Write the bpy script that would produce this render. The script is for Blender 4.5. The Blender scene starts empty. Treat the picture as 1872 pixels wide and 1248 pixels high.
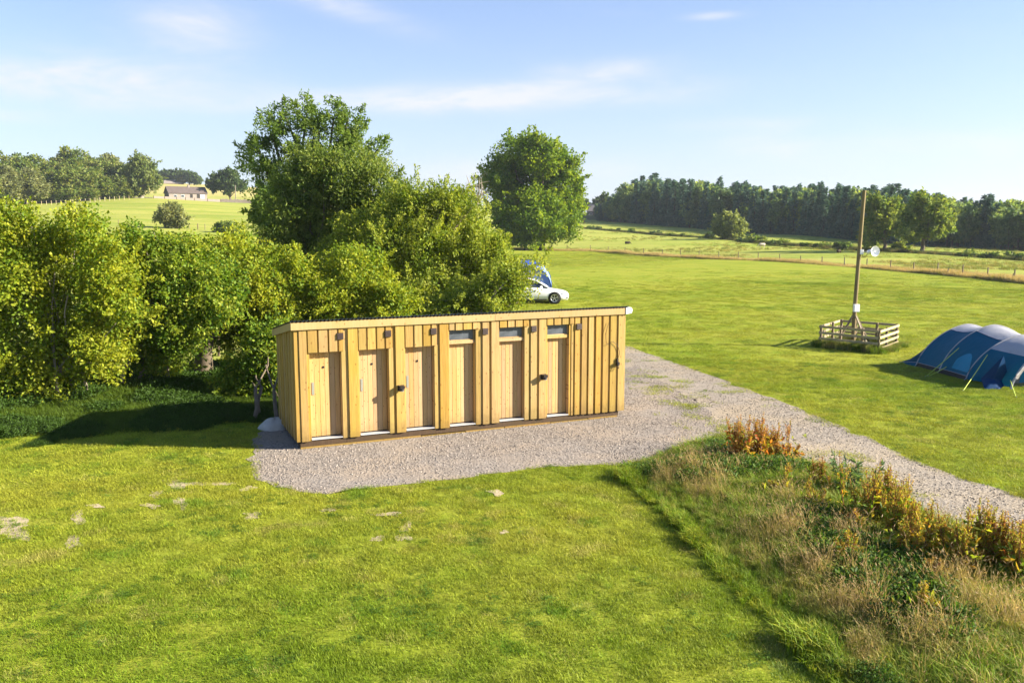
import bpy, math, random
import numpy as np
from math import radians as R
SC = bpy.context.scene
COL = SC.collection
# ------------------------------------------------------------------ camera
F, CX, CY, CAM_H, HY = 1590.0, 936.0, 624.0, 5.1, 411.0
PITCH = math.atan((CY - HY) / F)
cam = bpy.data.cameras.new('camera')
cam.sensor_width = 36.0
cam.lens = 36.0 * F / 1872.0
cam.clip_start = 0.1
cam.clip_end = 6000.0
cam_ob = bpy.data.objects.new('camera', cam)
COL.objects.link(cam_ob)
cam_ob.location = (0, 0, CAM_H)
cam_ob.rotation_euler = (math.pi / 2 - PITCH, 0, 0)
SC.camera = cam_ob
# ------------------------------------------------------------------ light
SUN_EL, SUN_AZ = R(24.5), R(95.0)          # azimuth clockwise from +Y
SUN_DIR = (math.cos(SUN_EL) * math.sin(SUN_AZ), math.cos(SUN_EL) * math.cos(SUN_AZ), math.sin(SUN_EL))
sl = bpy.data.lights.new('sun', 'SUN')
sl.energy = 4.5
sl.angle = R(0.55)
sl.color = (1.0, 0.89, 0.72)
so = bpy.data.objects.new('sun', sl)
COL.objects.link(so)
so.rotation_euler = (math.pi / 2 - SUN_EL, 0, math.pi - SUN_AZ)   # set precisely below
from mathutils import Vector
so.rotation_euler = Vector(SUN_DIR).to_track_quat('Z', 'Y').to_euler()
SKY_STRENGTH = 0.058
EXPOSURE = 1.98
SC.view_settings.view_transform = 'Standard'
SC.view_settings.look = 'None'
SC.view_settings.gamma = 1.0
SC.view_settings.use_curve_mapping = False
SC.view_settings.exposure = EXPOSURE

# ------------------------------------------------------------------ node helpers
class NT:
    def __init__(s, tree):
        s.t = tree
    def n(s, typ, **kw):
        nd = s.t.nodes.new(typ)
        for k, v in kw.items():
            if k.startswith('i_'):
                nd.inputs[k[2:].replace('_', ' ')].default_value = v
            else:
                setattr(nd, k, v)
        return nd
    def l(s, a, b):
        s.t.links.new(a, b)
    def put(s, sock, v):
        if isinstance(v, bpy.types.NodeSocket):
            s.t.links.new(v, sock)
        else:
            sock.default_value = v
    def m(s, op, a, b=0.0, c=0.0, clamp=False):
        nd = s.t.nodes.new('ShaderNodeMath')
        nd.operation = op
        nd.use_clamp = clamp
        for i, v in enumerate((a, b, c)):
            s.put(nd.inputs[i], v)
        return nd.outputs[0]
    def vm(s, op, a, b=(0, 0, 0)):
        nd = s.t.nodes.new('ShaderNodeVectorMath')
        nd.operation = op
        s.put(nd.inputs[0], a)
        s.put(nd.inputs[1], b)
        return nd.outputs[0]
    def mix(s, f, a, b, typ='MIX'):
        nd = s.t.nodes.new('ShaderNodeMix')
        nd.data_type = 'RGBA'
        nd.blend_type = typ
        s.put(nd.inputs[0], f)
        s.put(nd.inputs[6], a if isinstance(a, bpy.types.NodeSocket) else (*a, 1))
        s.put(nd.inputs[7], b if isinstance(b, bpy.types.NodeSocket) else (*b, 1))
        return nd.outputs[2]
    def noise(s, vec, scale, detail=4, rough=0.55, dist=0.0):
        nd = s.t.nodes.new('ShaderNodeTexNoise')
        nd.inputs['Scale'].default_value = scale
        nd.inputs['Detail'].default_value = detail
        nd.inputs['Roughness'].default_value = rough
        nd.inputs['Distortion'].default_value = dist
        if vec is not None:
            s.l(vec, nd.inputs['Vector'])
        return nd.outputs[0]
    def ss(s, x, lo, hi):
        nd = s.t.nodes.new('ShaderNodeMapRange')
        nd.interpolation_type = 'SMOOTHSTEP'
        s.put(nd.inputs[0], x)
        nd.inputs[1].default_value = lo
        nd.inputs[2].default_value = hi
        return nd.outputs[0]
    def mapv(s, vec, scale=(1, 1, 1), loc=(0, 0, 0)):
        nd = s.t.nodes.new('ShaderNodeMapping')
        nd.inputs['Scale'].default_value = scale
        nd.inputs['Location'].default_value = loc
        s.l(vec, nd.inputs['Vector'])
        return nd.outputs[0]
    def bump(s, h, strength, dist):
        nd = s.t.nodes.new('ShaderNodeBump')
        nd.inputs['Strength'].default_value = strength
        nd.inputs['Distance'].default_value = dist
        s.l(h, nd.inputs['Height'])
        return nd.outputs[0]

def new_mat(name):
    m = bpy.data.materials.new(name)
    m.use_nodes = True
    nt = NT(m.node_tree)
    b = m.node_tree.nodes['Principled BSDF']
    return m, nt, b

def simple(name, col, rough=0.6, spec=0.4, metal=0.0, var=0.12, scale=8.0, bump=0.0):
    m, nt, b = new_mat(name)
    geo = nt.n('ShaderNodeTexCoord').outputs['Object']
    n = nt.noise(geo, scale, 5)
    k = nt.m('MULTIPLY_ADD', n, 2 * var, 1 - var)
    cc = nt.vm('SCALE', (col[0], col[1], col[2]))
    nd = cc.node
    nt.l(k, nd.inputs['Scale'])
    nt.l(cc, b.inputs['Base Color'])
    b.inputs['Roughness'].default_value = rough
    b.inputs['Specular IOR Level'].default_value = spec
    b.inputs['Metallic'].default_value = metal
    if bump:
        nt.l(nt.bump(nt.noise(geo, scale * 6, 4), 0.5, bump), b.inputs['Normal'])
    return m

# ------------------------------------------------------------------ world: sky and thin clouds
W = bpy.data.worlds.new('World')
SC.world = W
W.use_nodes = True
wt = NT(W.node_tree)
bg = W.node_tree.nodes['Background']
sky = wt.n('ShaderNodeTexSky', sky_type='NISHITA', sun_disc=False)
sky.sun_elevation = SUN_EL
sky.sun_rotation = SUN_AZ
sky.altitude = 100
sky.air_density = 1.0
sky.dust_density = 0.7
sky.ozone_density = 1.6
tc = wt.n('ShaderNodeTexCoord').outputs['Generated']
sep = wt.n('ShaderNodeSeparateXYZ')
wt.l(tc, sep.inputs[0])
az = wt.m('ARCTAN2', sep.outputs[0], sep.outputs[1])
el = wt.m('ARCSINE', sep.outputs[2])
cmb = wt.n('ShaderNodeCombineXYZ')
wt.l(wt.m('MULTIPLY', az, 1.0), cmb.inputs[0])
wt.l(wt.m('MULTIPLY', el, 3.6), cmb.inputs[1])
warp = wt.noise(cmb.outputs[0], 3.0, 3)
cv = wt.vm('ADD', cmb.outputs[0], wt.vm('SCALE', (0, 0, 0)))
n_wisp = wt.noise(cmb.outputs[0], 7.0, 9, 0.62, 0.5)
n_fine = wt.noise(cmb.outputs[0], 19.0, 6, 0.6, 0.3)
def streak(px, py, wpx, hpx, tilt=0.0):
    a0, e0 = (px - CX) / F, (HY - py) / F
    da = wt.m('SUBTRACT', az, a0)
    de = wt.m('SUBTRACT', wt.m('SUBTRACT', el, e0), wt.m('MULTIPLY', da, tilt))
    q = wt.m('ADD', wt.m('POWER', wt.m('ABSOLUTE', wt.m('DIVIDE', da, wpx / F)), 2.0),
             wt.m('POWER', wt.m('ABSOLUTE', wt.m('DIVIDE', de, hpx / F)), 2.0))
    return wt.m('EXPONENT', wt.m('MULTIPLY', q, -1.0))
tot = None
for (px, py, w_, h_, t_, amp) in [(880, 190, 300, 20, .03, .95), (1080, 150, 110, 20, .07, .6), (230, 185, 200, 36, 0, .85), (400, 90, 85, 42, 0, .62),
                                  (610, 35, 140, 20, -.25, .38), (1280, 62, 40, 6, 0, .5), (80, 243, 90, 10, 0, .5), (380, 215, 90, 10, 0, .35),
                                  (850, 318, 110, 20, 0, .55), (1120, 312, 60, 18, 0, .4), (1380, 270, 70, 22, 0, .35), (1350, 240, 130, 10, 0, .2), (1650, 290, 260, 25, 0, .3)]:
    g_ = wt.m('MULTIPLY', streak(px, py, w_, h_, t_), amp)
    tot = g_ if tot is None else wt.m('ADD', tot, g_)
wis = wt.ss(n_wisp, 0.28, 0.72)
cl = wt.m('MULTIPLY', tot, wt.m('MULTIPLY_ADD', wis, 1.5, 0.40))
cl = wt.m('MULTIPLY', cl, wt.m('MULTIPLY_ADD', n_fine, 0.8, 0.6))
thin = wt.m('MULTIPLY', wt.ss(n_wisp, 0.5, 0.85), 0.10)       # faint veil over the whole sky
cl = wt.m('ADD', cl, thin, clamp=True)
hz = wt.m('EXPONENT', wt.m('MULTIPLY', wt.m('MAXIMUM', el, 0.0), -5.5))  # pale air towards the horizon, all the way round
skyc = wt.mix(1.0, sky.outputs[0], (0.75, 0.82, 1.02), 'MULTIPLY')
skyc = wt.mix(wt.m('MULTIPLY', hz, 0.74), skyc, (3.45, 3.75, 4.4))
skyc = wt.mix(wt.m('MULTIPLY', cl, 0.85), skyc, (4.1, 4.15, 4.5))
wt.l(skyc, bg.inputs['Color'])
bg.inputs['Strength'].default_value = SKY_STRENGTH

# ------------------------------------------------------------------ geometry helpers
def ray(px, py):
    d = ((px - CX) / F, 1.0, -(py - CY) / F)
    c, s = math.cos(-PITCH), math.sin(-PITCH)
    return np.array([d[0], d[1] * c - d[2] * s, d[1] * s + d[2] * c])
def gp(px, py, z=0.0):
    r = ray(px, py)
    return np.array([0, 0, CAM_H]) + r * ((z - CAM_H) / r[2])
def at(px, py, D):
    r = ray(px, py)
    return np.array([0, 0, CAM_H]) + r * (D / r[1])

def link(o, parent=None):
    COL.objects.link(o)
    if parent is not None:
        o.parent = parent
    return o
def tag(o, label=None, cat=None, group=None, kind=None):
    if label: o['label'] = label
    if cat: o['category'] = cat
    if group: o['group'] = group
    if kind: o['kind'] = kind
    return o
def thing(name, label, cat, loc=(0, 0, 0), rz=0.0, group=None):
    o = bpy.data.objects.new(name, None)
    o.empty_display_size = 0.2
    o.location = tuple(float(v) for v in loc)
    o.rotation_euler = (0, 0, rz)
    link(o)
    return tag(o, label, cat, group)

def tri_mesh(name, V, T, mat, tint=None, smooth=False):
    V = np.asarray(V, dtype=np.float32)
    T = np.asarray(T, dtype=np.int32)
    me = bpy.data.meshes.new(name)
    me.vertices.add(len(V))
    me.vertices.foreach_set('co', V.ravel())
    me.loops.add(T.size)
    me.loops.foreach_set('vertex_index', T.ravel())
    me.polygons.add(len(T))
    k = T.shape[1]
    me.polygons.foreach_set('loop_start', np.arange(0, T.size, k, dtype=np.int32))
    me.polygons.foreach_set('loop_total', np.full(len(T), k, dtype=np.int32))
    if smooth:
        me.polygons.foreach_set('use_smooth', np.ones(len(T), dtype=bool))
    me.update(calc_edges=True)
    if tint is not None:
        a = me.color_attributes.new('tint', 'FLOAT_COLOR', 'POINT')
        c = np.ones((len(V), 4), dtype=np.float32)
        c[:, :3] = tint
        a.data.foreach_set('color', c.ravel())
    me.materials.append(mat)
    return me

class MB:
    """collects shapes into ONE mesh"""
    def __init__(s):
        s.v, s.f, s.sm = [], [], []
    def add(s, vs, fs, smooth=False):
        o = len(s.v)
        s.v += [tuple(float(q) for q in p) for p in vs]
        s.f += [tuple(i + o for i in f) for f in fs]
        s.sm += [smooth] * len(fs)
        return s
    def box(s, x0, x1, y0, y1, z0, z1, ch=0.0):
        if ch > 0:   # chamfered vertical edges
            pr = [(x0 + ch, y0), (x1 - ch, y0), (x1, y0 + ch), (x1, y1 - ch), (x1 - ch, y1), (x0 + ch, y1), (x0, y1 - ch), (x0, y0 + ch)]
            n = 8
            return s.add([(x, y, z0) for x, y in pr] + [(x, y, z1) for x, y in pr],
                         [tuple(range(n - 1, -1, -1)), tuple(range(n, 2 * n))] + [(i, (i + 1) % n, n + (i + 1) % n, n + i) for i in range(n)])
        v = [(x, y, z) for z in (z0, z1) for y in (y0, y1) for x in (x0, x1)]
        return s.add(v, [(0, 2, 3, 1), (4, 5, 7, 6), (0, 1, 5, 4), (2, 6, 7, 3), (0, 4, 6, 2), (1, 3, 7, 5)])
    def bar(s, a, b, w, h, up=(0, 0, 1)):
        """a box-section bar from a to b"""
        a, b = Vector(a), Vector(b)
        d = (b - a).normalized()
        u = Vector(up)
        if abs(d.dot(u)) > 0.95: u = Vector((1, 0, 0))
        sd = d.cross(u).normalized() * w / 2
        u2 = sd.cross(d).normalized() * h / 2
        v = [p + sx * sd + sz * u2 for p in (a, b) for sx, sz in ((-1, -1), (1, -1), (1, 1), (-1, 1))]
        return s.add(v, [(3, 2, 1, 0), (4, 5, 6, 7), (0, 1, 5, 4), (1, 2, 6, 5), (2, 3, 7, 6), (3, 0, 4, 7)])
    def tube(s, pts, rad, sides=6, caps=True, smooth=True):
        pts = [Vector(p) for p in pts]
        if not hasattr(rad, '__len__'): rad = [rad] * len(pts)
        rings = []
        for i, p in enumerate(pts):
            d = (pts[min(i + 1, len(pts) - 1)] - pts[max(i - 1, 0)])
            d = d.normalized() if d.length > 1e-9 else Vector((0, 0, 1))
            u = Vector((0, 0, 1)) if abs(d.z) < 0.9 else Vector((1, 0, 0))
            a = d.cross(u).normalized()
            b = d.cross(a)
            rings.append([p + rad[i] * (math.cos(t) * a + math.sin(t) * b) for t in [2 * math.pi * k / sides for k in range(sides)]])
        vs = [q for r in rings for q in r]
        fs = [(i * sides + k, i * sides + (k + 1) % sides, (i + 1) * sides + (k + 1) % sides, (i + 1) * sides + k) for i in range(len(pts) - 1) for k in range(sides)]
        s.add(vs, fs, smooth)
        if caps:
            s.add(rings[0], [tuple(range(sides))])
            s.add(rings[-1], [tuple(range(sides - 1, -1, -1))])
        return s
    def grid(s, P, smooth=True):
        """P: rows x cols of points"""
        r, c = len(P), len(P[0])
        return s.add([p for row in P for p in row], [(i * c + j, i * c + j + 1, (i + 1) * c + j + 1, (i + 1) * c + j) for i in range(r - 1) for j in range(c - 1)], smooth)
    def mesh(s, name, mat):
        me = bpy.data.meshes.new(name)
        me.from_pydata(s.v, [], s.f)
        me.polygons.foreach_set('use_smooth', s.sm)
        me.materials.append(mat)
        me.update()
        return me
    def build(s, name, mat, parent=None, loc=(0, 0, 0), rz=0.0):
        o = bpy.data.objects.new(name, s.mesh(name, mat))
        o.location = loc
        o.rotation_euler = (0, 0, rz)
        return link(o, parent)

def unit(a):
    return a / np.maximum(np.linalg.norm(a, axis=-1, keepdims=True), 1e-9)
def rnd_unit(rng, n):
    return unit(rng.normal(size=(n, 3)))

# ------------------------------------------------------------------ terrain height
_fl = [(985, 175), (1080, 172), (1178, 147), (1280, 135), (1388, 123), (1507, 110), (1633, 98), (1767, 87), (1862, 79), (2150, 64), (2500, 54)]
_ctl = [(0, 378, 300), (120, 372, 320), (250, 362, 345), (300, 368, 385), (400, 371, 385), (480, 373, 390), (360, 417, 200), (480, 425, 190), (300, 434, 155), (440, 434, 155), (0, 408, 210), (160, 405, 215), (150, 436, 150),
        (300, 337, 640), (480, 346, 640), (390, 341, 640), (0, 330, 640), (-300, 345, 600), (-300, 378, 300), (-300, 410, 200), (300, 350, 1400), (0, 345, 1400), (600, 385, 400), (620, 352, 640), (760, 372, 640), (880, 385, 500), (700, 372, 1400), (1000, 385, 1000), (1070, 394, 430),
        (1094, 403, 390), (1151, 407.6, 360), (1305, 421, 310), (1366, 425, 290), (1568, 440, 235), (1735, 451, 205), (1872, 457, 190), (2100, 468, 170),
        (1068, 418, 300), (1186, 428, 260), (1327, 440, 215), (1564, 457, 165), (1687, 465, 150), (1872, 478, 125), (2100, 490, 110), (1872, 415, 1400), (1500, 408, 1400), (2300, 425, 900), (1017, 552.5, 53), (940, 552.5, 53)]
_C = [at(*c) for c in _ctl]
for px, D in _fl:
    p = at(px, 400, D); p[2] = 0.0; _C.append(p)
for (x, y) in [(-60, 20), (-45, 50), (-14, 40), (0, 30), (14, 30), (40, 30), (60, 10), (12, 45), (20, 60), (0, -30), (-60, -40), (60, -40), (-2, 42), (-20, 80), (14, 90), (-40, 100)]:
    _C.append(np.array([x, y, 0.0 if y < 70 else 0.35]))
_C = np.array(_C)
_S = 100.0
def _U(r2):
    return 0.5 * r2 * np.log(np.maximum(r2, 1e-12))
_xy = _C[:, :2] / _S
_K = _U(((_xy[:, None] - _xy[None]) ** 2).sum(-1)) + 1e-4 * np.eye(len(_xy))
_Pm = np.hstack([np.ones((len(_xy), 1)), _xy])
_A = np.block([[_K, _Pm], [_Pm.T, np.zeros((3, 3))]])
_w = np.linalg.solve(_A, np.concatenate([_C[:, 2], np.zeros(3)]))
def height(x, y):
    x = np.atleast_1d(np.asarray(x, float)); y = np.atleast_1d(np.asarray(y, float))
    D = np.hypot(x, y)
    q = np.stack([x, y], -1) / _S
    z = np.zeros(len(q))
    for i in range(0, len(q), 20000):
        qq = q[i:i + 20000]
        z[i:i + 20000] = _U(((qq[:, None] - _xy[None]) ** 2).sum(-1)) @ _w[:-3] + _w[-3] + qq @ _w[-2:]
    z = np.clip(z, -3.0, 45.0)
    t = np.clip((D - 34) / 18.0, 0, 1)
    w = t * t * (3 - 2 * t)
    back = np.clip((y + 10) / 20.0, 0, 1)
    far = np.clip((D - 1400) / 1200.0, 0, 1)
    return z * w * back * (1 - far) + far * 4.0 * 0
def zat(x, y):
    return float(height(x, y)[0])
def ground_px(px, py, D0=None):
    """the ground point under a direction: marches the ray to the terrain"""
    r = ray(px, py)
    ts = np.concatenate([np.linspace(3, 60, 400), np.linspace(60, 900, 1600)])
    P = np.array([0, 0, CAM_H]) + ts[:, None] * r[None]
    h = height(P[:, 0], P[:, 1])
    k = np.argmax(P[:, 2] <= h)
    if P[k, 2] > h[k]: k = len(ts) - 1
    p = P[k].copy(); p[2] = h[k]
    return p
def on_ground(px, D):
    p = at(px, 400, D); p[2] = zat(p[0], p[1]); return p
def in_poly(x, y, poly):
    x = np.asarray(x); y = np.asarray(y)
    ins = np.zeros(x.shape, bool)
    n = len(poly)
    for i in range(n):
        x1, y1 = poly[i][:2]; x2, y2 = poly[(i + 1) % n][:2]
        c = ((y1 > y) != (y2 > y)) & (x < (x2 - x1) * (y - y1) / (y2 - y1 + 1e-12) + x1)
        ins ^= c
    return ins
# ------------------------------------------------------------------ materials
M = {}
def leaf_mat(name, trans=0.46, rough=0.55, spec=0.2, gain=1.7):
    m, nt, b = new_mat(name)
    a = nt.n('ShaderNodeAttribute', attribute_name='tint').outputs['Color']
    c = nt.vm('SCALE', a); c.node.inputs['Scale'].default_value = gain
    nt.l(c, b.inputs['Base Color'])
    b.inputs['Roughness'].default_value = rough
    b.inputs['Specular IOR Level'].default_value = spec
    tr = nt.n('ShaderNodeBsdfTranslucent')
    nt.l(nt.vm('MULTIPLY', c, (1.35, 1.25, 0.6)), tr.inputs['Color'])
    mx = nt.n('ShaderNodeMixShader')
    mx.inputs[0].default_value = trans
    nt.l(b.outputs[0], mx.inputs[1]); nt.l(tr.outputs[0], mx.inputs[2])
    nt.l(mx.outputs[0], m.node_tree.nodes['Material Output'].inputs['Surface'])
    return m
M['leaf'] = leaf_mat('leaf')
M['needle'] = leaf_mat('needle', 0.15, 0.7, 0.12, 1.9)
def blade_mat(name):
    """leaf or blade whose tint comes from its scattered point"""
    m, nt, b = new_mat(name)
    a = nt.n('ShaderNodeAttribute', attribute_name='itint', attribute_type='INSTANCER').outputs['Color']
    t = nt.n('ShaderNodeAttribute', attribute_name='tint').outputs['Color']
    c = nt.vm('MULTIPLY', a, t)
    nt.l(c, b.inputs['Base Color'])
    b.inputs['Roughness'].default_value = 0.6
    b.inputs['Specular IOR Level'].default_value = 0.2
    tr = nt.n('ShaderNodeBsdfTranslucent')
    nt.l(nt.vm('MULTIPLY', c, (1.25, 1.2, 0.7)), tr.inputs['Color'])
    mx = nt.n('ShaderNodeMixShader')
    mx.inputs[0].default_value = 0.35
    nt.l(b.outputs[0], mx.inputs[1]); nt.l(tr.outputs[0], mx.inputs[2])
    nt.l(mx.outputs[0], m.node_tree.nodes['Material Output'].inputs['Surface'])
    return m
M['blade'] = blade_mat('grass_blade')

def wood(name, light, dark, knot, grain=1.0, green=0.0, rough=0.62, kd=1.0, ks=5.5):
    m, nt, b = new_mat(name)
    oi = nt.n('ShaderNodeObjectInfo')
    rnd = oi.outputs['Random']
    obj = nt.n('ShaderNodeTexCoord').outputs['Object']
    off = nt.n('ShaderNodeCombineXYZ')
    nt.l(nt.m('MULTIPLY', rnd, 37.0), off.inputs[0]); nt.l(nt.m('MULTIPLY', rnd, 91.0), off.inputs[2])
    p = nt.vm('ADD', obj, off.outputs[0])
    g1 = nt.noise(nt.mapv(p, (26, 26, 1.1)), 1.0, 5, 0.6, 1.2)
    g2 = nt.noise(nt.mapv(p, (90, 90, 2.2)), 1.0, 3, 0.6)
    blot = nt.noise(nt.mapv(p, (3.0, 3.0, 0.9)), 1.0, 4, 0.55)
    f = nt.ss(nt.m('ADD', nt.m('MULTIPLY', g1, 0.65), nt.m('MULTIPLY', g2, 0.35)), 0.36, 0.64)
    c = nt.mix(nt.m('MULTIPLY', f, 0.75 * grain), light, dark)
    c = nt.mix(nt.m('MULTIPLY', nt.ss(blot, 0.42, 0.68), 0.55), c, tuple(x * y for x, y in zip(light, (0.78, 0.86, 0.62))))
    v = nt.n('ShaderNodeTexVoronoi', feature='F1', voronoi_dimensions='2D')
    v.inputs['Scale'].default_value = 1.0
    sp_ = nt.n('ShaderNodeSeparateXYZ'); nt.l(p, sp_.inputs[0])
    cb_ = nt.n('ShaderNodeCombineXYZ'); nt.l(nt.m('MULTIPLY', sp_.outputs[0], ks), cb_.inputs[0]); nt.l(nt.m('MULTIPLY', sp_.outputs[2], ks * .62), cb_.inputs[1])
    nt.l(cb_.outputs[0], v.inputs['Vector'])
    vr = nt.n('ShaderNodeSeparateColor'); nt.l(v.outputs['Color'], vr.inputs[0])
    kn = nt.m('MULTIPLY', nt.m('SUBTRACT', 1.0, nt.ss(v.outputs['Distance'], 0.045, 0.12)), nt.m('GREATER_THAN', vr.outputs[0], 0.58))
    c = nt.mix(nt.m('MULTIPLY', kn, 0.8 * kd), c, knot)
    val = nt.m('MULTIPLY_ADD', rnd, 0.30, 0.84)
    hs = nt.n('ShaderNodeHueSaturation')
    nt.l(c, hs.inputs['Color']); nt.l(val, hs.inputs['Value'])
    nt.l(nt.m('MULTIPLY_ADD', nt.m('FRACT', nt.m('MULTIPLY', rnd, 7.31)), 0.012, 0.494), hs.inputs['Hue'])
    nt.l(nt.m('MULTIPLY_ADD', nt.m('FRACT', nt.m('MULTIPLY', rnd, 13.7)), 0.2, 0.9), hs.inputs['Saturation'])
    wz = nt.n('ShaderNodeSeparateXYZ'); wp = nt.n('ShaderNodeNewGeometry').outputs['Position']; nt.l(wp, wz.inputs[0])
    spl = nt.m('MULTIPLY', nt.m('SUBTRACT', 1.0, nt.ss(nt.m('ADD', wz.outputs[2], nt.m('MULTIPLY', nt.noise(wp, 7.0, 5, 0.65), -0.55)), -0.12, 0.32)), 0.45)   # mud splash near the ground
    fin = nt.mix(spl, hs.outputs[0], tuple(x_ * 0.45 for x_ in dark))
    nt.l(fin, b.inputs['Base Color'])
    b.inputs['Roughness'].default_value = rough
    b.inputs['Specular IOR Level'].default_value = 0.25
    nt.l(nt.bump(nt.m('SUBTRACT', g1, nt.m('MULTIPLY', kn, 0.4)), 0.35, 0.004), b.inputs['Normal'])
    return m
M['board'] = wood('treated_pine', (0.42, 0.275, 0.088), (0.235, 0.147, 0.038), (0.20, 0.10, 0.025))
M['fascia'] = wood('fascia_pine', (0.43, 0.30, 0.13), (0.36, 0.235, 0.085), (0.24, 0.12, 0.03), 0.8)
M['door_wood'] = wood('door_pine', (0.49, 0.325, 0.155), (0.35, 0.22, 0.088), (0.15, 0.07, 0.022), 0.9, kd=1.1, ks=9.5)
M['dark_wood'] = wood('dark_bearer', (0.13, 0.085, 0.05), (0.07, 0.045, 0.028), (0.04, 0.025, 0.018))
M['grey_wood'] = wood('weathered_rail', (0.46, 0.38, 0.25), (0.28, 0.22, 0.13), (0.12, 0.09, 0.06))
M['post_wood'] = wood('weathered_post', (0.22, 0.17, 0.11), (0.11, 0.085, 0.055), (0.05, 0.04, 0.03))
M['pole_wood'] = wood('pole_pine', (0.26, 0.20, 0.075), (0.15, 0.11, 0.04), (0.10, 0.07, 0.03))
M['bark'] = simple('bark', (0.13, 0.105, 0.075), 0.9, 0.15, var=0.45, scale=7, bump=0.02)
M['pale_bark'] = simple('pale_twig', (0.23, 0.20, 0.155), 0.9, 0.15, var=0.3, scale=9)
M['dark_bark'] = simple('dark_bark', (0.07, 0.058, 0.042), 0.9, 0.1, var=0.4, scale=4)
M['plastic'] = simple('dark_plastic', (0.020, 0.015, 0.015), 0.5, 0.35)
M['vent'] = simple('brown_vent_plastic', (0.030, 0.017, 0.014), 0.6, 0.3)
M['steel'] = simple('brushed_steel', (0.26, 0.28, 0.25), 0.45, 0.4, metal=0.3)
M['alu'] = simple('threshold_aluminium', (0.50, 0.51, 0.53), 0.45, 0.4, metal=0.3)
M['white'] = simple('white_plastic', (0.80, 0.81, 0.83), 0.4, 0.5, var=0.03)
M['roof'] = simple('dark_corrugated_sheet', (0.065, 0.07, 0.062), 0.55, 0.4, var=0.3, scale=3)
M['black'] = simple('black_rubber', (0.02, 0.02, 0.021), 0.7, 0.3)
M['stone'] = simple('pale_stone', (0.42, 0.41, 0.38), 0.9, 0.2, var=0.3, scale=5, bump=0.03)
M['wall_stone'] = simple('dry_stone', (0.20, 0.17, 0.14), 0.9, 0.2, var=0.45, scale=2.5, bump=0.05)
M['wire'] = simple('wire', (0.20, 0.20, 0.19), 0.5, 0.4, metal=0.6)
m, nt, b = new_mat('dark_glass')
b.inputs['Base Color'].default_value = (0.045, 0.055, 0.065, 1)
b.inputs['Roughness'].default_value = 0.12
b.inputs['Specular IOR Level'].default_value = 0.8
nt.l(nt.bump(nt.noise(nt.n('ShaderNodeTexCoord').outputs['Object'], 60, 3), 0.15, 0.002), b.inputs['Normal'])
M['glass'] = m
m, nt, b = new_mat('frosted_pane')
b.inputs['Base Color'].default_value = (0.20, 0.225, 0.25, 1)
b.inputs['Roughness'].default_value = 0.35
b.inputs['Specular IOR Level'].default_value = 0.7
o_ = nt.n('ShaderNodeTexCoord').outputs['Object']
nt.l(nt.mix(nt.ss(nt.noise(o_, 5.0, 3), 0.35, 0.7), (0.050, 0.062, 0.078), (0.085, 0.10, 0.122)), b.inputs['Base Color'])
M['frost'] = m
def fabric(name, col, trans=0.0, rough=0.6, spec=0.3):
    m, nt, b = new_mat(name)
    o = nt.n('ShaderNodeTexCoord').outputs['Object']
    k = nt.m('MULTIPLY_ADD', nt.noise(o, 2.2, 4), 0.3, 0.85)
    c = nt.vm('SCALE', col); nt.l(k, c.node.inputs['Scale'])
    nt.l(c, b.inputs['Base Color'])
    b.inputs['Roughness'].default_value = rough
    b.inputs['Specular IOR Level'].default_value = spec
    wr = nt.noise(nt.mapv(o, (1.2, 3.0, 3.0)), 1.6, 3, 0.5, 0.6)
    nt.l(nt.bump(wr, 0.5, 0.05), b.inputs['Normal'])
    if trans:
        tr = nt.n('ShaderNodeBsdfTranslucent'); nt.l(c, tr.inputs['Color'])
        mx = nt.n('ShaderNodeMixShader'); mx.inputs[0].default_value = trans
        nt.l(b.outputs[0], mx.inputs[1]); nt.l(tr.outputs[0], mx.inputs[2])
        nt.l(mx.outputs[0], m.node_tree.nodes['Material Output'].inputs['Surface'])
    return m
M['tent_blue'] = fabric('tent_blue', (0.002, 0.092, 0.165), 0.08, spec=0.1)
M['tent_navy'] = fabric('tent_navy', (0.003, 0.034, 0.105), 0.05, spec=0.08)
M['tent_cyan'] = fabric('tent_cyan', (0.01, 0.22, 0.38), 0.15)
M['tent_grey'] = fabric('tent_grey', (0.40, 0.41, 0.45), 0.2, spec=0.15)
M['tent_inner'] = fabric('tent_inner', (0.38, 0.36, 0.35), 0.15)
M['tent_skirt'] = fabric('tent_skirt', (0.012, 0.013, 0.02))
M['blue_nylon'] = fabric('blue_nylon', (0.03, 0.10, 0.52), 0.25)
M['light_blue_nylon'] = fabric('light_blue_nylon', (0.20, 0.30, 0.66), 0.25)
M['guy'] = simple('yellow_guy_line', (0.50, 0.62, 0.09), 0.6)
m, nt, b = new_mat('white_car_paint')
b.inputs['Base Color'].default_value = (0.82, 0.82, 0.83, 1)
b.inputs['Roughness'].default_value = 0.3
b.inputs['Coat Weight'].default_value = 0.6
b.inputs['Coat Roughness'].default_value = 0.06
M['car'] = m
M['rim'] = simple('alloy_rim', (0.60, 0.60, 0.62), 0.3, 0.5, metal=0.8, var=0.05)
M['lamp'] = simple('lamp_lens', (0.55, 0.56, 0.58), 0.15, 0.7, var=0.1)

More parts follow.
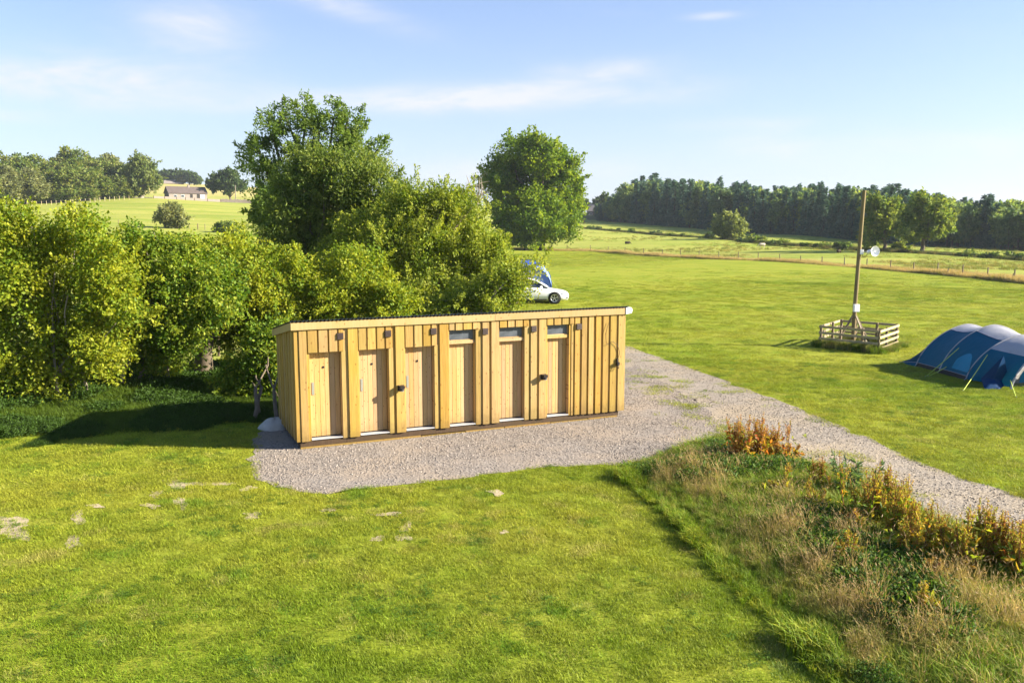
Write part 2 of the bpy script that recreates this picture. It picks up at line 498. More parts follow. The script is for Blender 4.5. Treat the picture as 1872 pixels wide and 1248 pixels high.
# ------------------------------------------------------------------ ground materials
def lawn_nodes(nt, pos):
    n1 = nt.noise(pos, 0.22, 4, 0.55)
    n2 = nt.noise(nt.mapv(pos, (0.16, 0.9, 1)), 1.0, 4, 0.6, 0.4)
    n3 = nt.noise(pos, 1.9, 5, 0.6)
    n4 = nt.noise(pos, 9.0, 4, 0.65)
    f = nt.m('ADD', nt.m('ADD', nt.m('MULTIPLY', n1, 0.42), nt.m('MULTIPLY', n2, 0.30)), nt.m('MULTIPLY', n3, 0.28))
    c = nt.mix(nt.ss(f, 0.32, 0.64), (0.145, 0.215, 0.013), (0.275, 0.285, 0.035))
    c = nt.mix(nt.m('MULTIPLY', nt.ss(n4, 0.55, 0.78), 0.5), c, (0.33, 0.28, 0.10))
    c = nt.mix(nt.m('MULTIPLY', nt.ss(n3, 0.58, 0.7), 0.35), c, (0.075, 0.14, 0.010))
    return c, n4
m, nt, b = new_mat('meadow_ground')
pos = nt.n('ShaderNodeNewGeometry').outputs['Position']
lc, n4 = lawn_nodes(nt, pos)
reg = nt.n('ShaderNodeSeparateColor'); nt.l(nt.n('ShaderNodeAttribute', attribute_name='tint').outputs['Color'], reg.inputs[0])
fn = nt.noise(nt.mapv(pos, (0.02, 0.09, 0)), 1.0, 6, 0.62, 0.5)
fn2 = nt.noise(nt.mapv(pos, (0.25, 0.6, 0)), 1.0, 5, 0.65)
fc = nt.mix(nt.ss(nt.m('ADD', nt.m('MULTIPLY', fn, 0.6), nt.m('MULTIPLY', fn2, 0.4)), 0.38, 0.62), (0.20, 0.26, 0.036), (0.33, 0.33, 0.075))
fc = nt.mix(nt.m('MULTIPLY', nt.ss(fn2, 0.62, 0.72), 0.5), fc, (0.13, 0.15, 0.035))
c = nt.mix(reg.outputs[0], lc, fc)
c = nt.mix(reg.outputs[1], c, nt.mix(fn2, (0.34, 0.30, 0.10), (0.42, 0.37, 0.13)))
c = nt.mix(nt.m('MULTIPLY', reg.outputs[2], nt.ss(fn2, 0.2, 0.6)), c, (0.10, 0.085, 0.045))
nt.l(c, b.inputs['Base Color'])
b.inputs['Roughness'].default_value = 0.95
b.inputs['Specular IOR Level'].default_value = 0.05
hb = nt.noise(nt.mapv(pos, (0.7, 1.4, 0)), 3.0, 6, 0.7)
hb2 = nt.noise(nt.mapv(pos, (0.10, 0.35, 0)), 1.0, 5, 0.6)
nt.l(nt.bump(nt.m('ADD', nt.m('MULTIPLY', hb, 0.12), nt.m('MULTIPLY', hb2, 0.35)), 0.55, 1.0), b.inputs['Normal'])
M['ground'] = m

def gravel_mat(name, a, b2, c2):
    m, nt, b = new_mat(name)
    pos = nt.n('ShaderNodeNewGeometry').outputs['Position']
    v = nt.n('ShaderNodeTexVoronoi', feature='F1'); v.inputs['Scale'].default_value = 17.0
    nt.l(pos, v.inputs['Vector'])
    sc = nt.n('ShaderNodeSeparateColor'); nt.l(v.outputs['Color'], sc.inputs[0])
    n = nt.noise(pos, 0.55, 5, 0.6); n2 = nt.noise(pos, 30, 3)
    c = nt.mix(sc.outputs[0], a, b2)
    c = nt.mix(nt.m('MULTIPLY', nt.ss(n, 0.40, 0.66), 0.85), c, c2)
    c = nt.mix(nt.m('MULTIPLY', nt.ss(n2, 0.5, 0.8), 0.4), c, tuple(x * 0.55 for x in a))
    nt.l(c, b.inputs['Base Color'])
    b.inputs['Roughness'].default_value = 0.92
    b.inputs['Specular IOR Level'].default_value = 0.1
    h = nt.m('ADD', nt.m('MULTIPLY', v.outputs['Distance'], -0.6), nt.m('MULTIPLY', n2, 0.4))
    nt.l(nt.bump(h, 0.8, 0.03), b.inputs['Normal'])
    return m
M['gravel'] = gravel_mat('grey_gravel', (0.185, 0.165, 0.145), (0.295, 0.265, 0.232), (0.30, 0.25, 0.195))
M['track'] = gravel_mat('track_gravel', (0.225, 0.20, 0.165), (0.33, 0.288, 0.235), (0.34, 0.282, 0.20))
M['soil'] = simple('pale_dry_soil', (0.40, 0.33, 0.22), 0.95, 0.05, var=0.35, scale=5, bump=0.02)
m, nt, b = new_mat('stone_chip')
a = nt.n('ShaderNodeAttribute', attribute_name='itint', attribute_type='INSTANCER').outputs['Color']
nt.l(a, b.inputs['Base Color']); b.inputs['Roughness'].default_value = 0.9; b.inputs['Specular IOR Level'].default_value = 0.15
M['chip'] = m

# ------------------------------------------------------------------ terrain sheet
def fence_D(px):
    xs = [a for a, _ in _fl]; ds = [d for _, d in _fl]
    return np.interp(px, xs, ds)
ang = np.concatenate([np.arange(-180, -42, 3.0), np.arange(-42, 42, 0.2), np.arange(42, 180, 3.0)])
rad_ = np.concatenate([[1.0, 2.5], np.geomspace(4, 60, 70), np.geomspace(61, 900, 150), np.geomspace(950, 3600, 14)])
AA, RR = np.meshgrid(np.radians(ang), rad_)
X = (RR * np.sin(AA)).ravel(); Y = (RR * np.cos(AA)).ravel()
Z = height(X, Y)
rng = np.random.default_rng(5)
# low swells so that the far fields are not ruled
sw = np.clip((np.hypot(X, Y) - 60) / 100, 0, 1)
Z = Z + sw * 0.18 * (np.sin(X * 0.11 + 1.3) * np.cos(Y * 0.083) + np.sin(X * 0.043 - Y * 0.06))
nA = len(ang)
pxv = CX + F * np.tan(np.clip(np.arctan2(X, np.maximum(Y, 1e-3)), -1.3, 1.3))
Dv = Y
reg = np.zeros((len(X), 3), np.float32)
right = pxv > 905
fd = fence_D(pxv)
field_r = right & (Dv > fd - 1.5)
hedge_D = np.interp(pxv, [-600, 0, 365, 905], [20, 26, 30, 40])
field_l = (~right) & (Dv > hedge_D)
strip = (~right) & (Dv > 120) & (Dv < 172)
reg[:, 0] = np.clip(field_r.astype(float) + (field_l & ~strip), 0, 1)
reg[:, 0] = np.where(Y < 5, 0, reg[:, 0])
reg[:, 1] = np.where((pxv < 700) & (Dv > 470), np.clip((Dv - 470) / 60, 0, 1), 0)
hl_px = [900, 1068, 1186, 1327, 1445, 1564, 1687, 1872, 2200]
hl_D = [380, 300, 260, 215, 188, 165, 150, 125, 100]
hd = np.interp(pxv, hl_px, hl_D)
fo_px = [1000, 1094, 1151, 1305, 1366, 1568, 1735, 1872, 2200]
fo_D = [430, 390, 360, 310, 290, 235, 205, 190, 160]
fo = np.interp(pxv, fo_px, fo_D)
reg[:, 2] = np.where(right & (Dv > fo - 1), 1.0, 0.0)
faces = []
nr = len(rad_)
idx = np.arange(nr * nA).reshape(nr, nA)
j2 = np.roll(np.arange(nA), -1)
q = np.stack([idx[:-1][:, :], idx[:-1][:, j2], idx[1:][:, j2], idx[1:][:, :]], -1).reshape(-1, 4)
q = q[:, ::-1]
me = tri_mesh('ground', np.stack([X, Y, Z], -1), q, M['ground'], tint=reg, smooth=True)
# close the small hole at the viewpoint's foot
bmv = MB(); bmv.add([(math.sin(math.radians(a)), math.cos(math.radians(a)), 0.0) for a in range(0, 360, 15)], [tuple(range(23, -1, -1))])
g_ob = link(bpy.data.objects.new('ground', me)); tag(g_ob, kind='structure')
tag(bmv.build('ground', M['ground']), kind='structure')

# flat sheets: gravel pad, track, bare soil
def ragged(poly, step=0.25, amp=0.10, seed=1):
    r_ = np.random.default_rng(seed); out = []
    n = len(poly)
    for i in range(n):
        a, b_ = np.array(poly[i][:2]), np.array(poly[(i + 1) % n][:2])
        L = np.linalg.norm(b_ - a); k = max(1, int(L / step))
        nn = np.array([-(b_ - a)[1], (b_ - a)[0]]) / max(L, 1e-6)
        for t in range(k):
            out.append(a + (b_ - a) * t / k + nn * r_.normal() * amp)
    return out
def sheet(name, poly, z, mat, **kw):
    me = bpy.data.meshes.new(name)
    import bmesh
    bm = bmesh.new()
    vs = [bm.verts.new((float(p[0]), float(p[1]), z)) for p in poly]
    f = bm.faces.new(vs)
    if f.normal.z < 0: f.normal_flip()
    bmesh.ops.triangulate(bm, faces=[f])
    bm.normal_update()
    for f in bm.faces:
        if f.normal.z < 0: f.normal_flip()
    bm.to_mesh(me); bm.free()
    me.materials.append(mat)
    o = link(bpy.data.objects.new(name, me)); tag(o, kind='structure'); return o
pad_px = [(458, 832), (462, 868), (520, 897), (600, 903), (640, 893), (740, 886), (860, 873), (960, 858), (1060, 851), (1130, 850), (1200, 838), (1270, 815), (1328, 797), (1295, 748), (1215, 700), (1160, 668)]
PAD = [gp(*p)[:2] for p in pad_px] + [np.array([1.6, 27.2]), np.array([-6.1, 23.4]), gp(468, 792)[:2]]
trk_px = [(1872, 1010), (1700, 950), (1560, 885), (1450, 838), (1330, 800), (1268, 752), (1205, 708), (1140, 676)]
trk_up = [(1145, 632), (1300, 686), (1442, 740), (1553, 785), (1677, 843), (1872, 912)]
TRK = [np.array([13.4, 10.4])] + [gp(*p)[:2] for p in trk_px] + [np.array([1.9, 27.5]), np.array([0.2, 34.0]), np.array([-0.5, 41.0]), np.array([1.6, 42.5]), np.array([3.6, 40.0])] + [gp(*p)[:2] for p in trk_up] + [np.array([15.6, 11.8])]
PADr = ragged(PAD, 0.3, 0.05, 3); TRKr = ragged(TRK, 0.35, 0.06, 4)
sheet('gravel_track', TRKr, 0.004, M['track'])
sheet('gravel_pad', PADr, 0.008, M['gravel'])
soil_px = [(22, 966, 44, 17), (322, 884, 30, 7), (286, 903, 13, 6), (331, 918, 11, 11), (385, 884, 38, 4), (142, 947, 16, 9), (134, 991, 18, 9), (462, 942, 20, 5), (601, 932, 11, 4), (742, 964, 13, 7), (736, 982, 12, 8), (708, 940, 22, 4),
           (690, 985, 14, 4), (922, 973, 8, 3), (908, 901, 14, 5), (276, 925, 16, 4), (175, 925, 16, 3), (455, 893, 12, 5)]
SOIL = []
for i, (x, y, rx, ry) in enumerate(soil_px):
    r_ = np.random.default_rng(50 + i)
    ph = r_.uniform(0, 6.28, 6)
    pts = []
    for k in range(40):
        t = 2 * math.pi * k / 40
        s_ = 1 + sum(0.5 / (j + 1.5) * math.sin((j + 2) * t + ph[j]) for j in range(5)) + r_.normal() * 0.09
        s_ = max(s_, 0.25)
        pts.append(gp(x + 0.95 * rx * s_ * math.cos(t), y + 1.0 * ry * s_ * math.sin(t))[:2])
    SOIL.append(pts)
    sheet('bare_soil', pts, 0.003 + 0.0006 * i, M['soil'])

# ------------------------------------------------------------------ scattered ground cover (uncountable: kind stuff)
def scatter(name, P, RT, S, I, sources, tint, label=None):
    me = bpy.data.meshes.new(name)
    P = np.asarray(P, np.float32); n = len(P)
    me.vertices.add(n); me.vertices.foreach_set('co', P.ravel())
    def attr(nm, typ, arr, key):
        a_ = me.attributes.new(nm, typ, 'POINT'); a_.data.foreach_set(key, np.ascontiguousarray(arr).ravel())
    attr('rot', 'FLOAT_VECTOR', np.asarray(RT, np.float32), 'vector')
    attr('scl', 'FLOAT_VECTOR', np.asarray(S, np.float32), 'vector')
    attr('idx', 'INT', np.asarray(I, np.int32), 'value')
    c = np.ones((n, 4), np.float32); c[:, :3] = tint
    attr('itint', 'FLOAT_COLOR', c, 'color')
    coll = bpy.data.collections.new(name + '_pieces')
    for k, s_ in enumerate(sources):
        coll.objects.link(bpy.data.objects.new('piece_%02d' % k, s_))
    ng = bpy.data.node_groups.new(name + '_nodes', 'GeometryNodeTree')
    ng.interface.new_socket('Geometry', in_out='INPUT', socket_type='NodeSocketGeometry')
    ng.interface.new_socket('Geometry', in_out='OUTPUT', socket_type='NodeSocketGeometry')
    gi = ng.nodes.new('NodeGroupInput'); go = ng.nodes.new('NodeGroupOutput')
    iop = ng.nodes.new('GeometryNodeInstanceOnPoints')
    ci = ng.nodes.new('GeometryNodeCollectionInfo')
    ci.inputs['Collection'].default_value = coll
    ci.inputs['Separate Children'].default_value = True
    ci.inputs['Reset Children'].default_value = True
    def named(nm, typ):
        nd = ng.nodes.new('GeometryNodeInputNamedAttribute'); nd.data_type = typ; nd.inputs[0].default_value = nm; return nd.outputs[0]
    L = ng.links.new
    L(gi.outputs[0], iop.inputs['Points']); L(ci.outputs[0], iop.inputs['Instance'])
    iop.inputs['Pick Instance'].default_value = True
    L(named('idx', 'INT'), iop.inputs['Instance Index'])
    e2r = ng.nodes.new('FunctionNodeEulerToRotation'); L(named('rot', 'FLOAT_VECTOR'), e2r.inputs[0])
    L(e2r.outputs[0], iop.inputs['Rotation']); L(named('scl', 'FLOAT_VECTOR'), iop.inputs['Scale'])
    L(iop.outputs[0], go.inputs[0])
    o = link(bpy.data.objects.new(name, me))
    mod = o.modifiers.new('scatter', 'NODES'); mod.node_group = ng
    tag(o, kind='stuff', label=label)
    return o

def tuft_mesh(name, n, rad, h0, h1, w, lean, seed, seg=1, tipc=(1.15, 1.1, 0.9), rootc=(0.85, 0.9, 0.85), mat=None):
    """a patch of bent blades"""
    r_ = np.random.default_rng(seed)
    a = r_.uniform(0, 6.283, n); rr = rad * np.sqrt(r_.uniform(0, 1, n))
    base = np.stack([rr * np.cos(a), rr * np.sin(a), np.zeros(n)], -1)
    h = r_.uniform(h0, h1, n)
    la = r_.uniform(0, 6.283, n); ln = lean * r_.uniform(0.2, 1.0, n) * h
    ld = np.stack([np.cos(la), np.sin(la), np.zeros(n)], -1)
    sd = np.stack([-np.sin(la + r_.normal(size=n) * .7), np.cos(la), np.zeros(n)], -1)
    ws = w * r_.uniform(0.6, 1.3, n)
    up = np.array([0, 0, 1.0])
    if seg == 1:
        v = np.stack([base - sd * ws[:, None] / 2, base + sd * ws[:, None] / 2, base + ld * ln[:, None] + up * h[:, None]], 1)
        T = np.arange(3 * n).reshape(n, 3)
        br = r_.uniform(0.8, 1.25, n)[:, None, None]
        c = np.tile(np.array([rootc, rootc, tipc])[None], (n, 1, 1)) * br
        return tri_mesh(name, v.reshape(-1, 3), T, mat or M['blade'], tint=c.reshape(-1, 3))
    mid = base + ld * (ln * 0.35)[:, None] + up * (h * 0.62)[:, None]
    tip = base + ld * (ln * 1.25)[:, None] + up * (h * (1.0 - 0.25 * lean))[:, None]
    v = np.stack([base - sd * ws[:, None] / 2, base + sd * ws[:, None] / 2, mid + sd * ws[:, None] * .45, mid - sd * ws[:, None] * .45, tip], 1)
    k = np.arange(n)[:, None] * 5
    T = np.concatenate([k + [0, 1, 2], k + [0, 2, 3], k + [3, 2, 4]], 0)
    br = r_.uniform(0.75, 1.25, n)[:, None, None]
    mc = (np.array(rootc) + np.array(tipc)) / 2
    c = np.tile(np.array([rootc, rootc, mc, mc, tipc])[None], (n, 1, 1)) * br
    return tri_mesh(name, v.reshape(-1, 3), T, mat or M['blade'], tint=c.reshape(-1, 3))

def vnoise(x, y, s, seed=0):
    """cheap smooth value noise in numpy"""
    r_ = np.random.default_rng(seed); G = r_.uniform(0, 1, (256, 256))
    u, v = x / s, y / s
    i, j = np.floor(u).astype(int), np.floor(v).astype(int)
    fu, fv = u - i, v - j
    fu, fv = fu * fu * (3 - 2 * fu), fv * fv * (3 - 2 * fv)
    g = lambda a, b: G[a % 256, b % 256]
    return (g(i, j) * (1 - fu) + g(i + 1, j) * fu) * (1 - fv) + (g(i, j + 1) * (1 - fu) + g(i + 1, j + 1) * fu) * fv
ROUGH = [gp(*p)[:2] for p in [(1120, 868), (1200, 930), (1330, 1070), (1430, 1170), (1500, 1248)]] + [np.array([4.2, 7.2]), np.array([13, 7.2]), np.array([13.0, 10.2])] + [gp(*p)[:2] for p in [(1872, 1020), (1700, 960), (1560, 890), (1450, 842), (1330, 802), (1260, 818)]]
SHED_FOOT = [np.array([-4.86, 19.43])]
def lawn_pts(n, d0, d1, seed, hmin=-37.5, hmax=37.5):
    r_ = np.random.default_rng(seed)
    a = np.radians(r_.uniform(hmin, hmax, n)); d = np.sqrt(r_.uniform(d0 ** 2, d1 ** 2, n))
    x, y = d * np.sin(a), d * np.cos(a)
    px = CX + F * x / y
    ok = ~in_poly(x, y, PADr) & ~in_poly(x, y, TRKr)
    # a sparse growth stands on the track's crown and on the pad's edge
    on = in_poly(x, y, TRKr) & ~in_poly(x, y, PADr) & (r_.uniform(size=n) < np.clip((vnoise(x + .7 * y, y - .7 * x, 0.9, 3) + .6 * vnoise(x, y, .33, 9) - .92) * 1.6, 0, .7))
    ok |= on
    sa, sb = gp(1168, 684)[:2], gp(1335, 795)[:2]
    tt = np.clip(((x - sa[0]) * (sb - sa)[0] + (y - sa[1]) * (sb - sa)[1]) / ((sb - sa) ** 2).sum(), 0, 1)
    dl = np.hypot(x - sa[0] - tt * (sb - sa)[0], y - sa[1] - tt * (sb - sa)[1])
    ok |= (r_.uniform(size=n) < np.exp(-(dl / .55) ** 2) * np.clip(2.4 * vnoise(x + .6 * y, y - .6 * x, .8, 14) - .75, 0, .8))
    for s_ in SOIL:
        c_ = np.mean(s_, 0)
        near = np.hypot(x - c_[0], y - c_[1]) < 2
        if near.any():
            sh = [c_ + (p - c_) * 0.93 for p in s_]
            ins = in_poly(x, y, sh)
            ok &= ~(ins & (r_.uniform(size=n) > 0.22))
    ok &= ~in_poly(x, y, ROUGH)
    lim = np.where(px > 905, fence_D(px) - 2.5, np.interp(px, [-600, 0, 365, 905], [19, 24.5, 29, 38]))
    ok &= y < lim
    return x[ok], y[ok], r_
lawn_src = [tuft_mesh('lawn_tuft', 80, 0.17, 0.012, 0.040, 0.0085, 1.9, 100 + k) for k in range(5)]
def lawn(name, n, d0, d1, seed, sc, zs):
    x, y, r_ = lawn_pts(n, d0, d1, seed)
    k = len(x)
    z = height(x, y)
    f = 0.30 * vnoise(x, y, 4.5, 1) + 0.30 * vnoise(x * 0.3, y, 1.6, 2) + 0.22 * vnoise(x, y, 0.55, 4) + 0.18 * r_.uniform(size=k)
    t = np.clip((f - 0.25) / 0.42, 0, 1)[:, None]
    ca, cb = np.array([0.170, 0.255, 0.014]), np.array([0.330, 0.345, 0.040])
    tint = ca * (1 - t) + cb * t
    dry = (vnoise(x, y, 0.35, 7) > 0.86)[:, None]
    tint = np.where(dry, tint * 0.5 + 0.5 * np.array([0.40, 0.34, 0.13]), tint)
    dk = (vnoise(x, y, 0.5, 8) > 0.84)[:, None]
    tint = np.where(dk, tint * np.array([0.55, 0.75, 0.6]), tint)
    tint = tint * r_.uniform(0.62, 1.28, (k, 1))
    hs = zs * (0.7 + 0.9 * vnoise(x, y, 0.5, 6)) * r_.uniform(0.8, 1.2, k)
    s_ = sc * r_.uniform(0.85, 1.2, k)
    scatter(name, np.stack([x, y, z], -1), np.stack([r_.normal(size=k) * .06, r_.normal(size=k) * .06, r_.uniform(0, 6.28, k)], -1), np.stack([s_, s_, hs], -1), r_.integers(0, 5, k), lawn_src, tint)
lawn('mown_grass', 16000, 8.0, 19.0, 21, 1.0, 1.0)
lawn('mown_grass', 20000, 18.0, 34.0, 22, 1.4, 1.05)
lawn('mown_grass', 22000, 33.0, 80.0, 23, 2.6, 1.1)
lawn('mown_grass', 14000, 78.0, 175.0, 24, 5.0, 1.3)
# gravel chips
def chip_mesh(seed):
    r_ = np.random.default_rng(seed)
    v = np.array([(1, 0, 0), (-1, 0, 0), (0, 1, 0), (0, -1, 0), (0, 0, 1), (0, 0, -1)], float) * r_.uniform(0.6, 1.15, (6, 1)) + r_.normal(size=(6, 3)) * .22
    v[:, 2] *= 0.65
    T = [(0, 2, 4), (2, 1, 4), (1, 3, 4), (3, 0, 4), (2, 0, 5), (1, 2, 5), (3, 1, 5), (0, 3, 5)]
    return tri_mesh('chip', v, T, M['chip'])
chips = [chip_mesh(200 + k) for k in range(6)]
r_ = np.random.default_rng(31)
def chips_in(poly, n, smin, smax, seed, lo, hi, clump):
    r_ = np.random.default_rng(seed)
    pa = np.array(poly); mn, mx = pa.min(0), pa.max(0)
    x = r_.uniform(mn[0], mx[0], n); y = r_.uniform(mn[1], mx[1], n)
    ok = in_poly(x, y, poly) & (r_.uniform(size=n) < 0.25 + 1.1 * np.clip((vnoise(x, y, 1.3, clump) - .3) * 2.2, 0, 1))
    px = CX + F * x / np.maximum(y, 1)
    ok &= (px > -60) & (px < 1950) & (y > 8)
    x, y = x[ok], y[ok]; k = len(x)
    s = smin + (smax - smin) * r_.power(0.45, k)
    b_ = r_.uniform(0, 1, (k, 1))
    tint = (np.array(lo) * (1 - b_) + np.array(hi) * b_) * r_.uniform(0.75, 1.2, (k, 1))
    return np.stack([x, y, 0.008 + s * 0.18], -1), r_.uniform(0, 6.28, (k, 3)) * np.array([.15, .15, 1]), np.repeat(s[:, None], 3, 1), r_.integers(0, 6, k), tint
A1 = chips_in(PADr, 110000, 0.008, 0.026, 32, (0.145, 0.127, 0.112), (0.365, 0.325, 0.285), 11)
A2 = chips_in(TRKr, 110000, 0.008, 0.024, 33, (0.155, 0.135, 0.11), (0.36, 0.315, 0.26), 12)
scatter('gravel_stones', *[np.concatenate([a_, b_]) for a_, b_ in zip(A1[:4], A2[:4])], chips, np.concatenate([A1[4], A2[4]]))
# ------------------------------------------------------------------ the timber toilet block
shed = thing('toilet_block', 'long timber-clad toilet block with six doors on the gravel pad', 'cabin', gp(548, 821.5), R(24.02))
rnd = random.Random(7)
WB, WT = 0.18, 2.775          # bottom and top of the cladding
def board(name, u0, u1, w0, w1, z0, z1, mat='board', parent=shed, ch=0.004, jit=0.0025):
    """w is measured outward from the front plane (local -y)"""
    a, b_ = rnd.uniform(-jit, jit), rnd.uniform(-jit, jit) * 2
    m_ = MB().box(0, u1 - u0, 0, w1 - w0, 0, z1 - z0, ch)
    return m_.build(name, M[mat], parent, (u0, -w1 + a, z0 + b_))
# backing (dark gap between boards) and body
doors = [(0.28, 1.00), (1.42, 2.12), (2.54, 3.25), (3.65, 4.32), (4.97, 5.64), (6.30, 6.92)]
WIN = {3, 4, 5}
# inner wall panels between the doors (recessed backing boards, seen in the grooves)
segs = []
prev = -0.02
for d0, d1 in doors:
    segs.append((prev, d0)); prev = d1
segs.append((prev, 8.56))
def split_boards(u0, u1, z0, z1, pitch=0.19):
    k = max(1, round((u1 - u0) / pitch))
    for i in range(k):
        a, b_ = u0 + (u1 - u0) * i / k, u0 + (u1 - u0) * (i + 1) / k
        board('backing_board', a + 0.001, b_ - 0.001, -0.005, 0.020, z0, z1)
for a, b_ in segs:
    split_boards(a, b_, WB + 0.004, WT)
for d0, d1 in doors:
    top = 2.585 if doors.index((d0, d1)) in WIN else 2.235
    split_boards(d0, d1, top, WT)
# proud full-height boards
long_boards = [(0.04, 0.225), (1.155, 1.40), (2.285, 2.52), (3.385, 3.63), (4.50, 4.69), (4.735, 4.955), (5.81, 6.00), (6.045, 6.265),
               (7.075, 7.235), (7.275, 7.44), (7.48, 7.645), (7.69, 7.86), (7.905, 8.085), (8.125, 8.325), (8.37, 8.60)]
for i, (a, b_) in enumerate(long_boards):
    board('cladding_board', a + .009, b_ - .009, 0.0205, 0.056, WB + rnd.uniform(-0.004, 0.004), WT)
# narrow strips to the right of the doors
for a, b_ in [(1.005, 1.10), (2.13, 2.235), (3.26, 3.345), (4.335, 4.46), (5.655, 5.775), (6.985, 7.045)]:
    board('door_jamb_board', a, b_, 0.0205, 0.034, WB, 2.235 if b_ < 3.4 else WT)
board('corner_board', -0.062, 0.012, 0.0205, 0.036, WB, WT)
# short header boards over the doors
hdr = {0: [(0.24, 0.46), (0.485, 0.70), (0.725, 0.92), (0.945, 1.065)], 1: [(1.405, 1.595), (1.62, 1.82), (1.845, 2.03), (2.055, 2.20)], 2: [(2.53, 2.73), (2.755, 2.955), (2.98, 3.165), (3.19, 3.32)],
       3: [(3.635, 3.78), (3.80, 3.985), (4.005, 4.225), (4.245, 4.44)], 4: [(4.96, 5.165), (5.185, 5.375), (5.395, 5.595), (5.615, 5.765)], 5: [(6.27, 6.45), (6.475, 6.68), (6.705, 6.895), (6.92, 7.055)]}
for k, L in hdr.items():
    z0 = 2.575 if k in WIN else 2.225
    for a, b_ in L:
        board('header_board', a + .007, b_ - .007, 0.0205 if k in (0,1,2) else 0.0345, 0.056 if k in (0,1,2) else 0.062, z0 + rnd.uniform(-.003, .003), WT)
# doors: planks, bolt plate, spy hole, threshold
for i, (d0, d1) in enumerate(doors):
    dr = MB().box(0, d1 - d0, 0, 0.03, 0, 2.0).build('door', M['dark_wood'], shed, (d0, 0.135, 0.235))
    n = 6
    bw = (d1 - d0 - 0.016) / n
    for k in range(n):
        board('plank', 0.008 + k * bw + 0.0022, 0.008 + (k + 1) * bw - 0.0022, 0.0, 0.018 + rnd.uniform(-.0012, .0012), 0.012, 1.978, 'door_wood', dr, 0.004, 0.0)
    if i < 3:
        MB().box(0, 0.055, 0, 0.008, 0, 0.29, 0.003).build('handle_plate', M['steel'], dr, (0.055, -0.030, 0.99))
        t_ = MB().tube([(0, 0, 0), (0, -0.012, 0)], 0.028, 10)
        t_.build('lock_indicator', M['plastic'], dr, (0.335, -0.018, 1.62))
    MB().box(0, d1 - d0, 0, 0.165, 0, 0.022).build('threshold', M['alu'], shed, (d0, -0.03, 0.196))
    for s_, (a, b_) in enumerate(((d0 - 0.012, d0 - 0.001), (d1 + 0.001, d1 + 0.012))):
        MB().box(0, b_ - a, 0, 0.168, 0, 2.03).build('door_jamb', M['door_wood'], shed, (a, -0.019, 0.205))
    if i in WIN:
        board('window_beam', d0, d1, -0.13, -0.006, 2.225, 2.302, 'door_wood')
        w_ = MB()
        z0, z1 = 2.302, 2.58
        w_.box(0, d1 - d0, 0, 0.05, 0, 0.02); w_.box(0, d1 - d0, 0, 0.05, z1 - z0 - 0.02, z1 - z0)
        w_.box(0, 0.02, 0, 0.05, 0.02, z1 - z0 - 0.02); w_.box(d1 - d0 - 0.02, d1 - d0, 0, 0.05, 0.02, z1 - z0 - 0.02)
        wf = w_.build('transom_window', M['door_wood'], shed, (d0, 0.04, z0))
        MB().box(0, d1 - d0 - 0.036, 0, 0.012, 0, z1 - z0 - 0.036).build('pane', M['frost'], wf, (0.018, 0.018, 0.018))
    else:
        board('lintel', d0, d1, -0.13, -0.0055, 2.205, 2.236, 'door_wood')
# vents
for u in (0.985, 2.115, 3.235, 4.575, 5.90, 7.19):
    z = 2.50 if u < 3.5 else 2.43
    w_ = 0.060
    v_ = MB().box(0, 0.15, 0, 0.012, 0, 0.15, 0.003).build('vent', M['vent'], shed, (u - 0.075, -w_ - 0.012, z))
    for k in range(3):
        MB().add([(0.006, 0, 0), (0.144, 0, 0), (0.144, -0.022, -0.004), (0.006, -0.022, -0.004), (0.006, 0, 0.036), (0.144, 0, 0.036), (0.144, -0.008, 0.036), (0.006, -0.008, 0.036)],
                 [(0, 1, 2, 3), (4, 7, 6, 5), (3, 2, 6, 7), (0, 3, 7, 4), (1, 5, 6, 2), (0, 4, 5, 1)]).build('slat', M['vent'], v_, (0, 0, 0.010 + k * 0.046))
# boxy dark wall lights
for u in (2.40, 6.17):
    l_ = MB().box(0, 0.15, 0, 0.03, 0, 0.13, 0.004)
    l_.box(0.012, 0.138, -0.13, 0, 0.062, 0.126, 0.01)
    l_.tube([(0.075, -0.075, 0.062), (0.075, -0.075, 0.012)], [0.055, 0.062], 12)
    lo = l_.build('wall_light', M['plastic'], shed, (u - 0.075, -0.058 - 0.03, 1.20))
    MB().tube([(0.075, -0.075, 0.012), (0.075, -0.075, -0.006)], [0.05, 0.04], 10).build('lamp_lens', M['lamp'], lo)
# fascia, in two lengths, and the sloping side fascias
board('fascia_board', -0.13, 4.825, 0.066, 0.096, 2.765, 2.932, 'fascia')
board('fascia_board', 4.828, 8.56, 0.066, 0.096, 2.765, 2.932, 'fascia')
dep = 2.56
def roofz(y): return 2.935 - 0.165 * (y + 0.09)
fs = MB().add([(0, 0, 2.765), (0, dep + 0.17, 2.765 - 0.165 * (dep + 0.17)), (0, dep + 0.17, 2.932 - 0.165 * (dep + 0.17)), (0, 0, 2.932),
               (0.03, 0, 2.765), (0.03, dep + 0.17, 2.765 - 0.165 * (dep + 0.17)), (0.03, dep + 0.17, 2.932 - 0.165 * (dep + 0.17)), (0.03, 0, 2.932)],
              [(0, 3, 2, 1), (4, 5, 6, 7), (0, 1, 5, 4), (1, 2, 6, 5), (2, 3, 7, 6), (3, 0, 4, 7)])
fs.build('side_fascia', M['fascia'], shed, (-0.13, -0.0645, 0))
fs.build('side_fascia', M['fascia'], shed, (8.59, -0.0645, 0))
